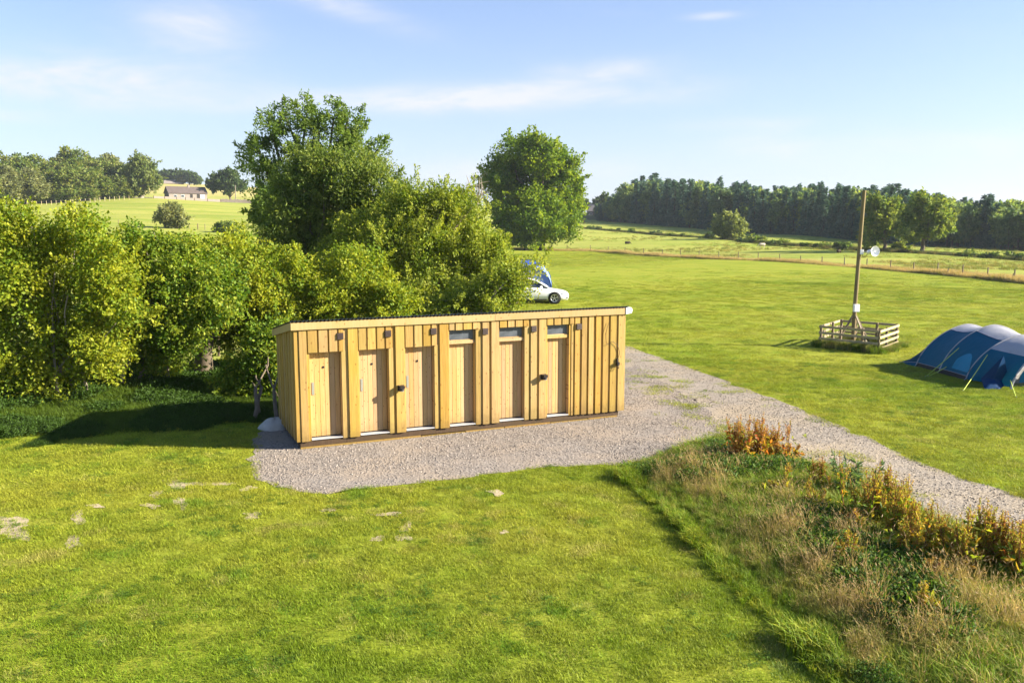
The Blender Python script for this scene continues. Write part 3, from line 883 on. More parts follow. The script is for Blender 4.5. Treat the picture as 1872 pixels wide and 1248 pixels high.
# white cap on the fascia's right end
MB().add([(0, 0, 0), (0.17, 0, 0.02), (0.20, 0, 0.10), (0.16, 0, 0.17), (0, 0, 0.17), (0, 0.09, 0), (0.17, 0.09, 0.02), (0.20, 0.09, 0.10), (0.16, 0.09, 0.17), (0, 0.09, 0.17)],
         [(0, 1, 2, 3, 4), (9, 8, 7, 6, 5), (0, 5, 6, 1), (1, 6, 7, 2), (2, 7, 8, 3), (3, 8, 9, 4), (4, 9, 5, 0)]).build('gutter_end_cap', M['white'], shed, (8.565, -0.115, 2.772))
# corrugated roof
cr = MB()
rows = []
nx = 8.80 / 0.09
xs = np.linspace(-0.16, 8.66, int(nx * 8))
y0, y1 = -0.125, dep + 0.22
for thick in (0.0, -0.004):
    rows.append([[(x, y, roofz(y) + 0.028 + 0.019 * math.cos((x) * 2 * math.pi / 0.09) + thick) for x in xs] for y in (y0, y1)])
cr.grid(rows[0]); cr.grid([rows[1][1], rows[1][0]])
cr.grid([rows[1][0], rows[0][0]]); cr.grid([rows[0][1], rows[1][1]])
cr.build('corrugated_roof', M['roof'], shed)
# side walls (vertical boards, stepped tops follow the roof) and back wall
k = 0; y = 0.03
while y < dep - 0.05:
    wd = rnd.uniform(0.15, 0.2)
    y2 = min(y + wd, dep)
    for side, x0 in (('l', -0.046), ('r', 8.60)):
        ztop = 2.765 - 0.165 * (y + 0.06)
        pr = 0.018 if k % 2 else 0.0
        xa = x0 - (pr if side == 'l' else 0); xb = x0 + 0.022 + (pr if side == 'r' else 0)
        ov = 0.012 if k % 2 else 0.0
        m_ = MB().box(0, xb - xa, 0, y2 - y - 0.004 + ov, 0, ztop - WB + 0.05, 0.003)
        m_.build('side_board', M['board'], shed, (xa, y - ov / 2, WB + rnd.uniform(-.004, .004)))
    y = y2; k += 1
MB().box(-0.02, 8.58, dep - 0.03, dep, WB, 2.765 - 0.165 * dep).build('back_wall', M['board'], shed)
# interior floor so that nothing shows through the door gaps
MB().box(0.0, 8.56, 0.11, dep - 0.04, 0.185, 0.195).build('floor_panel', M['dark_wood'], shed)
# bearers and packing
MB().box(0, 8.42, 0, 0.06, 0, 0.125, 0.004).build('base_bearer', M['dark_wood'], shed, (0.02, 0.0, 0.052))
MB().box(0, 0.06, 0, dep - 0.08, 0, 0.125).build('base_bearer', M['dark_wood'], shed, (0.02, 0.062, 0.052))
MB().box(0, 0.06, 0, dep - 0.08, 0, 0.125).build('base_bearer', M['dark_wood'], shed, (8.38, 0.062, 0.052))
for a, b_, z in [(0.02, 2.9, 0.048), (2.92, 4.05, 0.03), (4.06, 5.1, 0.044), (5.12, 6.4, 0.05), (6.42, 7.5, 0.038), (7.52, 8.40, 0.05)]:
    MB().box(0, b_ - a, 0, 0.09, 0, z - 0.010, 0.003).build('packing_batten', M['board'], shed, (a, -0.022, 0.010))
# dark hook block and cable near the right end
h_ = MB().box(0, 0.05, 0, 0.05, 0, 0.20, 0.006)
h_.box(-0.01, 0.06, -0.05, 0, 0.03, 0.11, 0.006)
h_.tube([(0.025, -0.03, 0.03), (0.025, -0.06, -0.03), (0.025, -0.03, -0.06), (0.025, 0.01, -0.03)], 0.010, 6)
ho = h_.build('tap_fitting', M['plastic'], shed, (8.315, -0.058 - 0.05, 1.40))
pts = [(0.03, 0.01, 0.20)] + [(0.03 + 0.05 * math.sin(i * .9), 0.012, 0.20 + i * 0.09) for i in range(1, 5)] + [(-0.05 - 0.07 * i, 0.012, 0.60 + 0.05 * math.sin(i * 1.3) + 0.01 * i) for i in range(5)]
MB().tube(pts, 0.006, 5).build('cable', M['plastic'], ho)
MB().tube([(-0.33, 0.012, 0.64), (-0.36, 0.012, 0.85), (-0.30, 0.012, 1.05), (-0.25, 0.012, 1.18)], 0.005, 5).build('cable', M['plastic'], ho)
# ------------------------------------------------------------------ pole with dish, box and braces, in its timber pen
px_, py_ = 14.48, 36.6
pole = thing('utility_pole', 'tall timber pole carrying a white dish, standing inside the square railed pen', 'pole', (px_, py_, 0))
MB().tube([(0, 0, -0.1), (0.0, 0, 1.6), (0.04, 0, 3.2), (0.09, 0, 5.0), (0.14, 0, 6.52)], [0.092, 0.088, 0.083, 0.08, 0.076], 12).build('pole_shaft', M['pole_wood'], pole)
for a in (20, 110, 200, 290):
    c_, s_ = math.cos(R(a)), math.sin(R(a))
    MB().bar((c_ * .95, s_ * .95, 0.0), (c_ * .10, s_ * .10, 1.28), 0.065, 0.05).build('brace', M['post_wood'], pole)
jb = MB().box(-0.125, 0.125, -0.11, 0, 0, 0.31, 0.012).build('junction_box', M['white'], pole, (0, -0.092, 1.48), R(8))
MB().box(-0.115, 0.115, -0.012, 0, 0.012, 0.298, 0.008).build('box_lid', M['white'], jb, (0, -0.112, 0))
# dish on its arm
d_ = MB().box(-0.07, 0.07, -0.08, 0.08, -0.10, 0.10, 0.01).build('dish_bracket', M['white'], pole, (0.13, -0.05, 3.98))
MB().tube([(0.05, -0.02, 0), (0.22, -0.08, 0.0)], 0.02, 8).build('arm', M['steel'], d_)
MB().tube([(0.20, -0.07, -0.01), (0.24, -0.09, -0.01), (0.36, -0.16, 0.02), (0.41, -0.19, 0.03)], [0.05, 0.085, 0.085, 0.06], 12).build('radio_housing', M['white'], d_)
ax = Vector((0.30, -0.95, 0.04)).normalized()
u_ = ax.cross(Vector((0, 0, 1))).normalized(); v_ = u_.cross(ax)
def dish_ring(r, h): return [Vector((0.40, -0.19, 0.03)) + ax * h + (u_ * math.cos(t) + v_ * math.sin(t)) * r for t in [2 * math.pi * k / 20 for k in range(21)]]
dm = MB(); dm.grid([dish_ring(r, h) for r, h in ((0.001, 0.02), (0.08, 0.035), (0.15, 0.075), (0.20, 0.13), (0.21, 0.15))])
dm.grid([dish_ring(r, h) for r, h in ((0.215, 0.15), (0.205, 0.125), (0.155, 0.065), (0.08, 0.022), (0.001, 0.008))])
dm.grid([dish_ring(r, h) for r, h in ((0.21, 0.15), (0.215, 0.15))])
dm.build('dish', M['white'], d_)
fm = MB(); c0 = Vector((0.40, -0.19, 0.03)); fm.tube([c0 + ax * 0.02, c0 + ax * 0.13], 0.014, 6); fm.tube([c0 + ax * 0.125, c0 + ax * 0.145], 0.035, 10); fm.build('feed_horn', M['white'], d_)
MB().tube([(0.05, 0.02, -0.08), (0.08, 0.0, -0.22), (0.16, -0.04, -0.20), (0.26, -0.08, -0.06)], 0.010, 5).build('cable', M['black'], d_)
# pen
PEN = [np.array(p) for p in [(13.02, 36.35), (14.72, 34.62), (16.38, 36.75), (14.68, 38.5)]]
pen = thing('timber_pen', 'low square timber pen of weathered rails around the foot of the pole', 'pen', (14.7, 36.55, 0))
o_ = np.array([14.7, 36.55])
for i in range(4):
    a, b_ = PEN[i] - o_, PEN[(i + 1) % 4] - o_
    dd = (b_ - a) / np.linalg.norm(b_ - a); nn = np.array([dd[1], -dd[0]])
    ts = (0.0, 0.5) if i in (1, 3) else (0.0, 0.34, 0.72)
    for t in ts:
        p = a + (b_ - a) * t - nn * (0.05 if t else 0.0)
        MB().box(-0.045, 0.045, -0.045, 0.045, -0.05, 0.93 + rnd.uniform(-.02, .03), 0.004).build('post', M['post_wood'], pen, (p[0], p[1], 0), math.atan2(dd[1], dd[0]))
    for k, z in enumerate((0.14, 0.38, 0.62, 0.87)):
        sag = rnd.uniform(-.015, .015)
        ex = 0.06
        p0 = a - dd * ex + nn * 0.062; p1 = b_ + dd * ex * (1 if i % 2 else 0.2) + nn * 0.062
        MB().bar((0, 0, 0), (p1[0] - p0[0], p1[1] - p0[1], sag), 0.034, 0.095).build('rail', M['grey_wood'], pen, (p0[0], p0[1], z + rnd.uniform(-.01, .01) + (0.003 * i)))

# ------------------------------------------------------------------ the big blue tunnel tent
TO = np.array([14.66, 31.15, 0.0])
ta = np.array([0.10, -0.995, 0]); tcx = np.array([0.995, 0.10, 0])
tent = thing('tunnel_tent', 'blue tunnel tent with pale grey roof pitched on the lawn beside the pen', 'tent', TO)
def tsec(s, W_, Hh, off=0.0, lean=0.0, n=25, zb=0.0):
    rows = []
    for k in range(n):
        th = math.pi * k / (n - 1)
        c_ = math.cos(th); x = -W_ * math.copysign(abs(c_) ** 1.22, c_); z = zb + (Hh - zb) * max(math.sin(th), 0.0) ** 1.28
        p = ta * (s + lean * z) + tcx * (1.9 + off + x) + np.array([0, 0, z])
        rows.append(p)
    return rows
prof = [(-1.15, 1.93, 0.05), (-0.75, 1.92, 0.52), (-0.35, 1.91, 1.08), (0.0, 1.9, 1.52), (0.35, 1.89, 1.49), (0.72, 1.88, 1.50), (1.1, 1.89, 1.56), (1.45, 1.92, 1.66),
        (1.8, 1.89, 1.60), (2.2, 1.87, 1.53), (2.55, 1.87, 1.49), (2.9, 1.88, 1.49)]
S_ = [tsec(s, w, h, n=37) for s, w, h in prof]
lo_, hi_ = 13, 26                 # angular indices where the grey roof begins and ends
def band(k0, k1, rows): return [r[k0:k1 + 1] for r in rows]
w_ = MB()
w_.grid(band(2, lo_, S_)); w_.grid(band(hi_, 34, S_))
w_.grid(S_[:4])
w_.build('side_wall', M['tent_blue'], tent)
w_ = MB(); w_.grid(band(lo_, hi_, S_[3:])); w_.build('roof_panel', M['tent_grey'], tent)
w_ = MB()
sk0 = []
for (s, w, h), row in zip(prof, S_):
    sk0.append([row[2], row[2] - tcx * 0.03 + np.array([0, 0, -row[2][2] + 0.005])])
w_.grid(sk0)
w_.grid([[row[34], row[34] + tcx * 0.03 + np.array([0, 0, -row[34][2] + 0.005])] for row in S_])
w_.build('ground_skirt', M['tent_skirt'], tent)
for i, st in ((3, S_[3]), (7, S_[7]), (11, S_[11])):
    c_ = TO * 0
    MB().tube([np.array(p) + (np.array([0, 0, 0.012])) for p in st[1:-1]], 0.022, 6).build('tent_pole', M['tent_grey'] if i != 7 else M['tent_grey'], tent)
# seam between blue and grey, and along the skirt
MB().tube([r[lo_] + np.array([-.005, 0, .006]) for r in S_[3:]], 0.009, 4).build('seam', M['tent_navy'], tent)
MB().tube([r[2] + np.array([-.008, 0, .004]) for r in S_], 0.008, 4).build('piping', M['tent_grey'], tent)
# cyan window on the near side, between second and third pole
def interp_sec(s):
    P_ = np.array([p[0] for p in prof]); i = int(np.clip(np.searchsorted(P_, s) - 1, 0, len(P_) - 2))
    t = (s - P_[i]) / (P_[i + 1] - P_[i])
    return [a * (1 - t) + b_ * t for a, b_ in zip(S_[i], S_[i + 1])]
g_ = []
for s in np.linspace(1.98, 2.86, 10):
    r_s = interp_sec(s); q_ = (s - 1.98) / 0.88
    top = 3.0 + 4.6 * math.sin(math.pi * min(1, 0.18 + q_ * 0.75)) ** 1.0
    row = []
    for k in range(7):
        v = 3.0 + (top - 3.0) * k / 6
        i = int(v); f_ = v - i
        row.append(np.array(r_s[i]) * (1 - f_) + np.array(r_s[i + 1]) * f_ + np.array([-0.014, 0.0, 0.010]))
    g_.append(row)
w_ = MB(); w_.grid(g_); w_.build('window_panel', M['tent_cyan'], tent)
# porch: grey hood from third pole to the front arch, navy cheek, open doorway
front = tsec(4.42, 1.42, 1.38, off=0.05, n=37)
mid = tsec(3.66, 1.66, 1.44, off=0.03, n=37)
rows = [S_[11], mid, front]
w_ = MB(); w_.grid([r[10:29] for r in rows]); w_.build('porch_hood', M['tent_grey'], tent)
w_ = MB(); w_.grid([r[1:11] for r in rows]); w_.grid([r[28:36] for r in rows]); w_.build('porch_side', M['tent_blue'], tent)
MB().tube([np.array(p) for p in front], 0.035, 7).build('front_arch', M['tent_grey'], tent)
fi = tsec(4.41, 1.30, 1.22, off=0.05, n=37); fo2 = tsec(4.43, 1.42, 1.38, off=0.05, n=37)
w_ = MB(); w_.grid([fo2[4:33], fi[4:33]]); w_.build('doorway_surround', M['tent_inner'], tent)
# inner curtains and bedroom wall
w_ = MB(); nS = 14
w_.grid([[ta * (3.6 + 0.05 * math.sin(k * 2.1)) + tcx * (1.9 - 0.92 + 0.55 * k / nS) + np.array([0, 0, z]) for k in range(nS + 1)] for z in (0.03, 0.4, 0.8, 1.08)])
w_.build('inner_curtain', M['tent_inner'], tent)
w_ = MB(); w_.grid([[ta * 3.65 + tcx * (1.9 - 0.55 + 0.22 * q_ + z * 0.12) + np.array([0, 0, z + 0.02 * q_]) for q_ in (0, 1, 2)] for z in (0.05, 0.5, 1.0, 1.30)])
w_.build('door_curtain', M['tent_cyan'], tent)
w_ = MB(); bk = tsec(2.95, 1.80, 1.40, n=37); w_.add([np.array(p) for p in bk], [tuple(range(37))]); w_.build('bedroom_wall', M['tent_navy'], tent)
MB().box(0, 2.6, 0, 1.0, 0.005, 0.02).build('porch_floor', M['tent_inner'], tent, tuple(ta * 4.0 + tcx * 0.6), R(5.7))
# navy door flap swung out and pegged to the ground
fl = [at(1835, 648, 26.95), gp(1793, 692, 0.22), gp(1800, 711, 0.02), gp(1827, 711, 0.02), gp(1845, 699, 0.12)]
fl = [p - TO for p in fl]
fl[0][2] = 1.05
cen = sum(fl) / 5 + np.array([-.05, -.02, 0.0])
vs, fs = [], []
outer = []
for i in range(5):
    a, b_ = fl[i], fl[(i + 1) % 5]
    for k in range(4): outer.append(a + (b_ - a) * k / 4)
w_ = MB()
for th in (0.0, 0.012):
    off_ = np.array([0.6, 0.8, 0]) * th
    w_.grid([[cen * (1 - t) + p * t + off_ + np.array([-.02, -.015, 0.0]) * math.sin(math.pi * t) for p in outer + outer[:1]] for t in (0.02, 0.35, 0.7, 1.0)])
w_.build('door_flap', M['tent_navy'], tent)
for (a, b_) in [((1752.8, 636), (1691.5, 689)), ((1734.5, 668), (1696, 688)), ((1810, 641), (1760, 715)), ((1847, 694), (1858, 727))]:
    Da = {1752.8: 29.45, 1734.5: 29.5, 1810: 28.4, 1847: 26.95}[a[0]]
    p0 = at(a[0], a[1], Da) - TO; p1 = gp(*b_) - TO
    MB().tube([p0, (p0 + p1) / 2 + np.array([0, 0, -.015]), p1], 0.011, 5).build('guy_line', M['guy'], tent)
    MB().tube([p1 + np.array([0, 0, 0.05]), p1 + np.array([0.02, 0, -.05])], 0.012, 5).build('peg', M['steel'], tent)
for st, k in ((S_[3], 2), (S_[7], 2), (S_[11], 2)):
    p1 = np.array(st[k]); p0 = p1 - tcx * 0.10; p0[2] = 0.0
    MB().bar(p1, p0, 0.02, 0.006).build('pegging_strap', M['tent_grey'], tent)

# ------------------------------------------------------------------ car (mostly behind the bushes) and the blue tent behind it
czy = 53.0; czz = zat(1.2, czy)
car = thing('parked_car', 'white car parked on the lawn half hidden behind the bush, front to the right', 'car', (1.17, czy, czz))
st = [(2.26, .34, .52, .50), (2.20, .22, .60, .66), (2.05, .19, .67, .77), (1.80, .18, .735, .84), (1.35, .18, .80, .88), (0.95, .18, .90, .90), (0.3, .18, .93, .905), (-0.6, .18, .955, .905), (-1.35, .18, .96, .89), (-1.85, .2, .95, .85), (-2.15, .24, .90, .78), (-2.25, .36, .74, .62)]
rows = []
for x, zb, zt, w in st:
    half = [(w * .80, zb), (w * .97, zb + .07), (w * 1.0, zb + (zt - zb) * .42), (w * .985, zb + (zt - zb) * .66), (w * .93, zt - .035), (w * .85, zt), (w * .45, zt + .035)]
    rows.append([(x, -y, z) for y, z in half] + [(x, y, z) for y, z in half[::-1]] + [(x, -half[0][0], half[0][1])])
b_ = MB(); b_.grid(rows); b_.add(rows[0][:-1], [tuple(range(13, -1, -1))]); b_.add(rows[-1][:-1], [tuple(range(14))])
b_.build('body', M['car'], car)
gh = [(1.02, .93, .76, .74), (0.62, 1.17, .75, .66), (0.22, 1.385, .74, .58), (-0.3, 1.44, .73, .56), (-0.9, 1.40, .73, .56), (-1.35, 1.25, .73, .60), (-1.80, .97, .72, .68)]
rows = [[(x, -wb, .90), (x, -wt, z), (x, -wt * .6, z + .02), (x, wt * .6, z + .02), (x, wt, z), (x, wb, .90)] for x, z, wb, wt in gh]
b_ = MB(); b_.grid(rows); b_.build('window_glass', M['glass'], car)
rf = [(0.30, 1.365, .60), (0.18, 1.415, .60), (-0.3, 1.462, .59), (-0.9, 1.425, .59), (-1.08, 1.37, .60)]
b_ = MB()
b_.grid([[(x, -w - .01, z - .03), (x, -w * .8, z + .012), (x, 0, z + .025), (x, w * .8, z + .012), (x, w + .01, z - .03)] for x, z, w in rf])
b_.build('roof_skin', M['car'], car)
for s in (-1, 1):
    MB().tube([(1.05, s * .80, .90), (0.64, s * .695, 1.15), (0.24, s * .605, 1.37), (-0.3, s * .585, 1.425), (-0.95, s * .59, 1.39), (-1.4, s * .64, 1.22), (-1.85, s * .72, .95)], 0.035, 6).build('roof_rail', M['car'], car)
    MB().bar((-0.35, s * .77, .92), (-0.40, s * .595, 1.41), 0.06, 0.03).build('door_pillar', M['black'], car)
    MB().tube([(0.62, s * .90, .95), (0.60, s * 1.0, .99), (0.50, s * 1.02, 1.0)], [.05, .075, .05], 8).build('wing_mirror', M['car'], car)
    MB().add([(2.14, s * .69, .60), (1.86, s * .835, .67), (1.90, s * .845, .60), (2.20, s * .67, .53)], [(0, 1, 2, 3) if s > 0 else (3, 2, 1, 0)]).build('headlight', M['lamp'], car)
    MB().tube([(2.13, s * .70, .33), (2.19, s * .70, .33)], 0.055, 8).build('fog_lamp', M['black'], car)
    MB().box(-0.98, 0.92, -.012, .012, .20, .26).build('sill', M['black'], car, (0, s * .895, 0))
    for xw in (1.38, -1.35):
        wh = thing('wheel', None, None, (xw, s * .80, .325)); wh.parent = car
        MB().tube([(0, s * .0, 0), (0, s * .105, 0)], [.385, .385], 24).build('wheel_arch', M['black'], wh)
        t = MB()
        prf = [(.20, .09), (.235, .125), (.30, .135), (.325, .11), (.325, -.06), (.20, -.08)]
        t.grid([[(r * math.cos(k * math.pi / 12), s * y, r * math.sin(k * math.pi / 12)) for k in range(25)] for r, y in prf])
        t.build('tyre', M['black'], wh)
        rm = MB()
        rm.grid([[(r * math.cos(k * math.pi / 12), s * y, r * math.sin(k * math.pi / 12)) for k in range(25)] for r, y in ((.235, .13), (.205, .13), (.20, .10))])
        for k in range(5):
            for dt in (-.13, .13):
                a0 = k * 2 * math.pi / 5 + 0.3
                rm.bar((.04 * math.cos(a0), s * .118, .04 * math.sin(a0)), (.21 * math.cos(a0 + dt), s * .122, .21 * math.sin(a0 + dt)), .03, .03, (0, 1, 0))
        rm.tube([(0, s * .10, 0), (0, s * .135, 0)], .05, 10)
        rm.build('rim', M['rim'], wh)
b_ = MB().box(2.235, 2.27, -.42, .42, .30, .48, .01); b_.build('grille', M['black'], car)
# blue dome tent
bt0 = on_ground(962, 58.5)
bt = thing('dome_tent', 'bright blue tent pitched behind the white car and the bush', 'tent', bt0)
k_ = 58.5 / F
def bt_sec(y, W_, Hh, n=17):
    return [np.array([-W_ * math.cos(math.pi * k / (n - 1)), y, Hh * math.sin(math.pi * k / (n - 1)) ** 0.62]) for k in range(n)]
secs = [bt_sec(-1.5, 1.62, 1.9), bt_sec(-1.2, 1.68, 2.15), bt_sec(0, 1.72, 2.30), bt_sec(1.2, 1.68, 2.15), bt_sec(1.7, 1.5, 1.7)]
b_ = MB(); b_.grid([s_[0:12] for s_ in secs]); b_.build('flysheet', M['blue_nylon'], bt)
b_ = MB(); b_.grid([s_[11:17] for s_ in secs]); b_.add([p for p in secs[0]], [tuple(range(17))]); b_.build('side_panel', M['light_blue_nylon'], bt)
for s_ in (secs[0], secs[2]):
    MB().tube([p * np.array([1.01, 1.0, 1.01]) for p in s_], 0.03, 6).build('tent_pole', M['tent_navy'], bt)
MB().add([(-1.2, -1.53, 0.6), (-.2, -1.53, 0.6), (-.2, -1.53, 1.75), (-.9, -1.53, 1.55)], [(0, 1, 2, 3)]).build('door_panel', M['blue_nylon'], bt) if False else None
for y in (-1.4, -1.1):
    MB().tube([(1.35, y, 1.45), (2.35, y - .25, 0.02)], 0.014, 5).build('guy_line', M['guy'], bt)

# ------------------------------------------------------------------ fences
def wire_between(pts, zs, name, parent, base):
    for z in zs:
        m_ = MB(); m_.tube([(p[0] - base[0], p[1] - base[1], p[2] - base[2] + z) for p in pts], 0.006, 3, False)
        m_.build(name, M['wire'], parent)
post_px = [(926, 0), (952, 0), (1011, 0), (1037, 1)] + [(x / 2.277 + 1050, 0) for x in (68, 142, 213, 291, 369, 445, 524, 606, 687, 771, 861, 950, 1040, 1134, 1228, 1327, 1425, 1526, 1632, 1737, 1850)]
pts = []
for x, _ in post_px:
    D = float(np.interp(x, [900] + [a for a, _ in _fl], [182] + [d for _, d in _fl])); pts.append(on_ground(x, D))
sf = thing('stock_fence', 'long post and wire fence between the lawn and the far pasture', 'fence', pts[0])
for i, p in enumerate(pts):
    l = 0.04 * rnd.uniform(-1, 1)
    MB().tube([(0, 0, -.1), (l, 0, 1.15 + rnd.uniform(-.06, .08))], [0.065, 0.06], 6).build('post', M['post_wood'], sf, tuple(p - pts[0]))
    if post_px[i][1]:
        MB().bar((0.1, 0, 0.85), (1.35, -0.3, 0.02), 0.09, 0.09).build('strut', M['post_wood'], sf, tuple(p - pts[0]))
for x, D, ln in ((1736, 88.5, .25), (1855, 78.6, .30)):
    p = on_ground(x, D)
    MB().tube([(0, 0, -.1), (ln, 0, 0.75)], [0.06, 0.055], 6).build('post', M['post_wood'], sf, tuple(p - pts[0]))
wire_between(pts, (0.25, 0.5, 0.75, 1.0), 'wire', sf, pts[0])
# fence behind the hawthorn hedge
line = [np.array([-17.5, 27.0]) + (np.array([-5.5, 40.5]) - np.array([-17.5, 27.0])) * t for t in np.linspace(0, 1, 9)]
pts = [np.array([p[0], p[1], zat(*p)]) for p in line]
hf = thing('stock_fence', 'post and wire fence glimpsed behind the trunks of the hawthorn hedge', 'fence', pts[0])
for p in pts:
    MB().tube([(0, 0, -.1), (rnd.uniform(-.03, .03), 0, 1.15)], [0.055, 0.05], 7).build('post', M['post_wood'], hf, tuple(p - pts[0]))
wire_between(pts, (0.2, 0.4, 0.6, 0.8, 1.0), 'wire', hf, pts[0])
# fence below the left wood, and the short one by the bushes in the left field
pts = [on_ground(x, 300 + (x / 240.0) * 35) for x in np.linspace(-20, 238, 30)]
wf = thing('stock_fence', 'distant post fence running along the foot of the wood on the hillside', 'fence', pts[0])
for p in pts:
    MB().tube([(0, 0, -.1), (0, 0, 1.4)], 0.10, 5).build('post', M['grey_wood'], wf, tuple(p - pts[0]))
wire_between(pts, (0.6, 1.1), 'wire', wf, pts[0])
pts = [on_ground(x, 205 - (x - 180) * 0.05) for x in (180, 216, 300, 345, 361, 374, 420, 470)]
lf = thing('stock_fence', 'sparse post fence by the bushes in the left field, seen over the hedge', 'fence', pts[0])
for i, p in enumerate(pts):
    MB().tube([(0, 0, -.1), (0, 0, 1.2)], 0.11 if i == 4 else 0.07, 6).build('post', M['post_wood'], lf, tuple(p - pts[0]))
wire_between(pts, (0.5, 1.0), 'wire', lf, pts[0])

# ------------------------------------------------------------------ far buildings
M['render'] = simple('pale_render', (0.24, 0.21, 0.19), 0.9, 0.1, var=0.2, scale=0.8)
M['slate'] = simple('brown_slate', (0.105, 0.085, 0.078), 0.8, 0.2, var=0.3, scale=1.2)
M['panel'] = simple('pale_panel', (0.28, 0.23, 0.20), 0.85, 0.1, var=0.2, scale=0.6)
M['tile'] = simple('grey_tile', (0.24, 0.21, 0.19), 0.85, 0.15, var=0.25, scale=0.8)
def gable_house(name, label, cat, loc, rz, L, Wd, eave, ridge, wallm, roofm, openings, chim=None, gable=None):
    t = thing(name, label, cat, loc, R(rz))
    MB().add([(0, 0, 0), (L, 0, 0), (L, Wd, 0), (0, Wd, 0), (0, 0, eave), (L, 0, eave), (L, Wd, eave), (0, Wd, eave)],
             [(0, 1, 5, 4), (2, 3, 7, 6), (3, 2, 1, 0), (4, 5, 6, 7)]).build('wall', wallm, t)
    for x, nm in ((0, 0), (L, 1)):
        MB().add([(x, 0, 0), (x, Wd, 0), (x, Wd, eave), (x, Wd / 2, ridge - 0.1), (x, 0, eave)], [(0, 4, 3, 2, 1) if nm == 0 else (0, 1, 2, 3, 4)]).build('gable_wall', gable or wallm, t)
    ov = 0.35; sl_ = (ridge - eave) / (Wd / 2)
    r_ = MB()
    for a, b_, c_ in ((-ov, Wd / 2, 1), (Wd + ov, Wd / 2, -1)):
        ze = eave - ov * sl_
        r_.add([(-ov, a, ze + .02), (L + ov, a, ze + .02), (L + ov, b_, ridge + .02), (-ov, b_, ridge + .02), (-ov, a, ze + .17), (L + ov, a, ze + .17), (L + ov, b_, ridge + .17), (-ov, b_, ridge + .17)],
               [(0, 1, 2, 3), (4, 7, 6, 5), (0, 4, 5, 1), (0, 3, 7, 4), (1, 5, 6, 2), (2, 6, 7, 3)])
    rf = r_.build('roof', roofm, t)
    if chim is not None:
        MB().box(chim - .45, chim + .45, Wd / 2 - .4, Wd / 2 + .4, ridge - .6, ridge + .9).build('chimney', wallm, rf)
    for (x0, x1, z0, z1, mt, nm) in openings:
        w_ = MB(); w_.box(x0 - .08, x1 + .08, -.06, 0.02, z0 - .08, z1 + .08); fr = w_.build(nm, M['white'] if nm == 'window' else M['dark_wood'], t)
        MB().box(x0, x1, -.10, -.065, z0, z1).build('pane' if nm == 'window' else 'door_leaf', mt, fr)
    return t
p = on_ground(311, 384); p[2] += 0.9
gable_house('stone_cottage', 'low pale stone cottage with a long brown slate roof on the left hillside', 'cottage', p, 38, 16.6, 6.4, 2.9, 5.6, M['render'], M['slate'],
            [(2.2, 3.3, 1.0, 2.0, M['glass'], 'window'), (5.3, 6.5, 1.0, 2.0, M['glass'], 'window'), (9.2, 10.2, 0.1, 2.3, M['black'], 'door'), (12.2, 13.3, .1, 2.4, M['black'], 'door'), (13.7, 15.3, .5, 2.2, M['lamp'], 'window')], chim=9.6, gable=M['slate'])
pts = [on_ground(x, 364 + (x - 283) * 0.13) for x in (283, 303, 325, 341, 357, 381, 405)]
pf = thing('panel_fence', 'pale panel fence standing in front of the hillside cottage', 'fence', pts[0])
for a, b_ in zip(pts[:-1], pts[1:]):
    a2, b2 = a - pts[0], b_ - pts[0]
    d_ = b2 - a2
    n_ = 0.12
    MB().add([tuple(a2 + np.array([.1, 0, -.3])), tuple(b2 + np.array([-.1, 0, -.3])), tuple(b2 + np.array([-.1, 0, 1.35])), tuple(a2 + np.array([.1, 0, 1.35])),
              tuple(a2 + np.array([.1, n_, -.3])), tuple(b2 + np.array([-.1, n_, -.3])), tuple(b2 + np.array([-.1, n_, 1.35])), tuple(a2 + np.array([.1, n_, 1.35]))],
             [(0, 1, 2, 3), (7, 6, 5, 4), (3, 2, 6, 7), (0, 3, 7, 4), (1, 5, 6, 2)]).build('panel', M['panel'], pf)
for a in pts:
    MB().box(-.1, .1, -.05, .2, -.2, 1.45).build('post', M['dark_wood'], pf, tuple(a - pts[0]))
def stone_wall(label, pxs, D0, D1, h):
    pts = [on_ground(x, D0 + (D1 - D0) * i / (len(pxs) - 1)) for i, x in enumerate(pxs)]
    t = thing('stone_wall', label, 'wall', pts[0])
    w_ = MB(); r2 = random.Random(3)
    for a, b_ in zip(pts[:-1], pts[1:]):
        for k in range(8):
            p0 = a + (b_ - a) * k / 8 - pts[0]; p1 = a + (b_ - a) * (k + 1) / 8 - pts[0]
            hh = h * r2.uniform(.8, 1.1)
            w_.add([tuple(p0 + np.array([0, dy, dz])) for dy, dz in ((-.3, -.3), (-.2, hh), (.2, hh), (.3, -.3))] + [tuple(p1 + np.array([0, dy, dz])) for dy, dz in ((-.3, -.3), (-.2, hh * .97), (.2, hh * .97), (.3, -.3))],
                   [(0, 4, 5, 1), (1, 5, 6, 2), (2, 6, 7, 3), (0, 1, 2, 3), (7, 6, 5, 4)])
    tag(w_.build('stone_course', M['wall_stone'], t), kind='stuff')
stone_wall('dark dry stone wall running right from the cottage fence along the hillside', [406, 425, 445, 470, 500], 372, 378, 1.5)
stone_wall('dark dry stone wall between the wood and the cottage fence', [245, 262, 283], 372, 374, 1.2)
p = on_ground(432.5, 381)
up = thing('utility_pole', 'slim distant utility pole standing right of the cottage by the stone wall', 'pole', p)
MB().tube([(0, 0, -.2), (0, 0, 7.6)], [.22, .17], 6).build('pole_shaft', M['pale_bark'], up)
MB().box(-.5, .5, -.06, .06, 6.9, 7.05).build('crossarm', M['pale_bark'], up)
p = on_ground(302, 648)
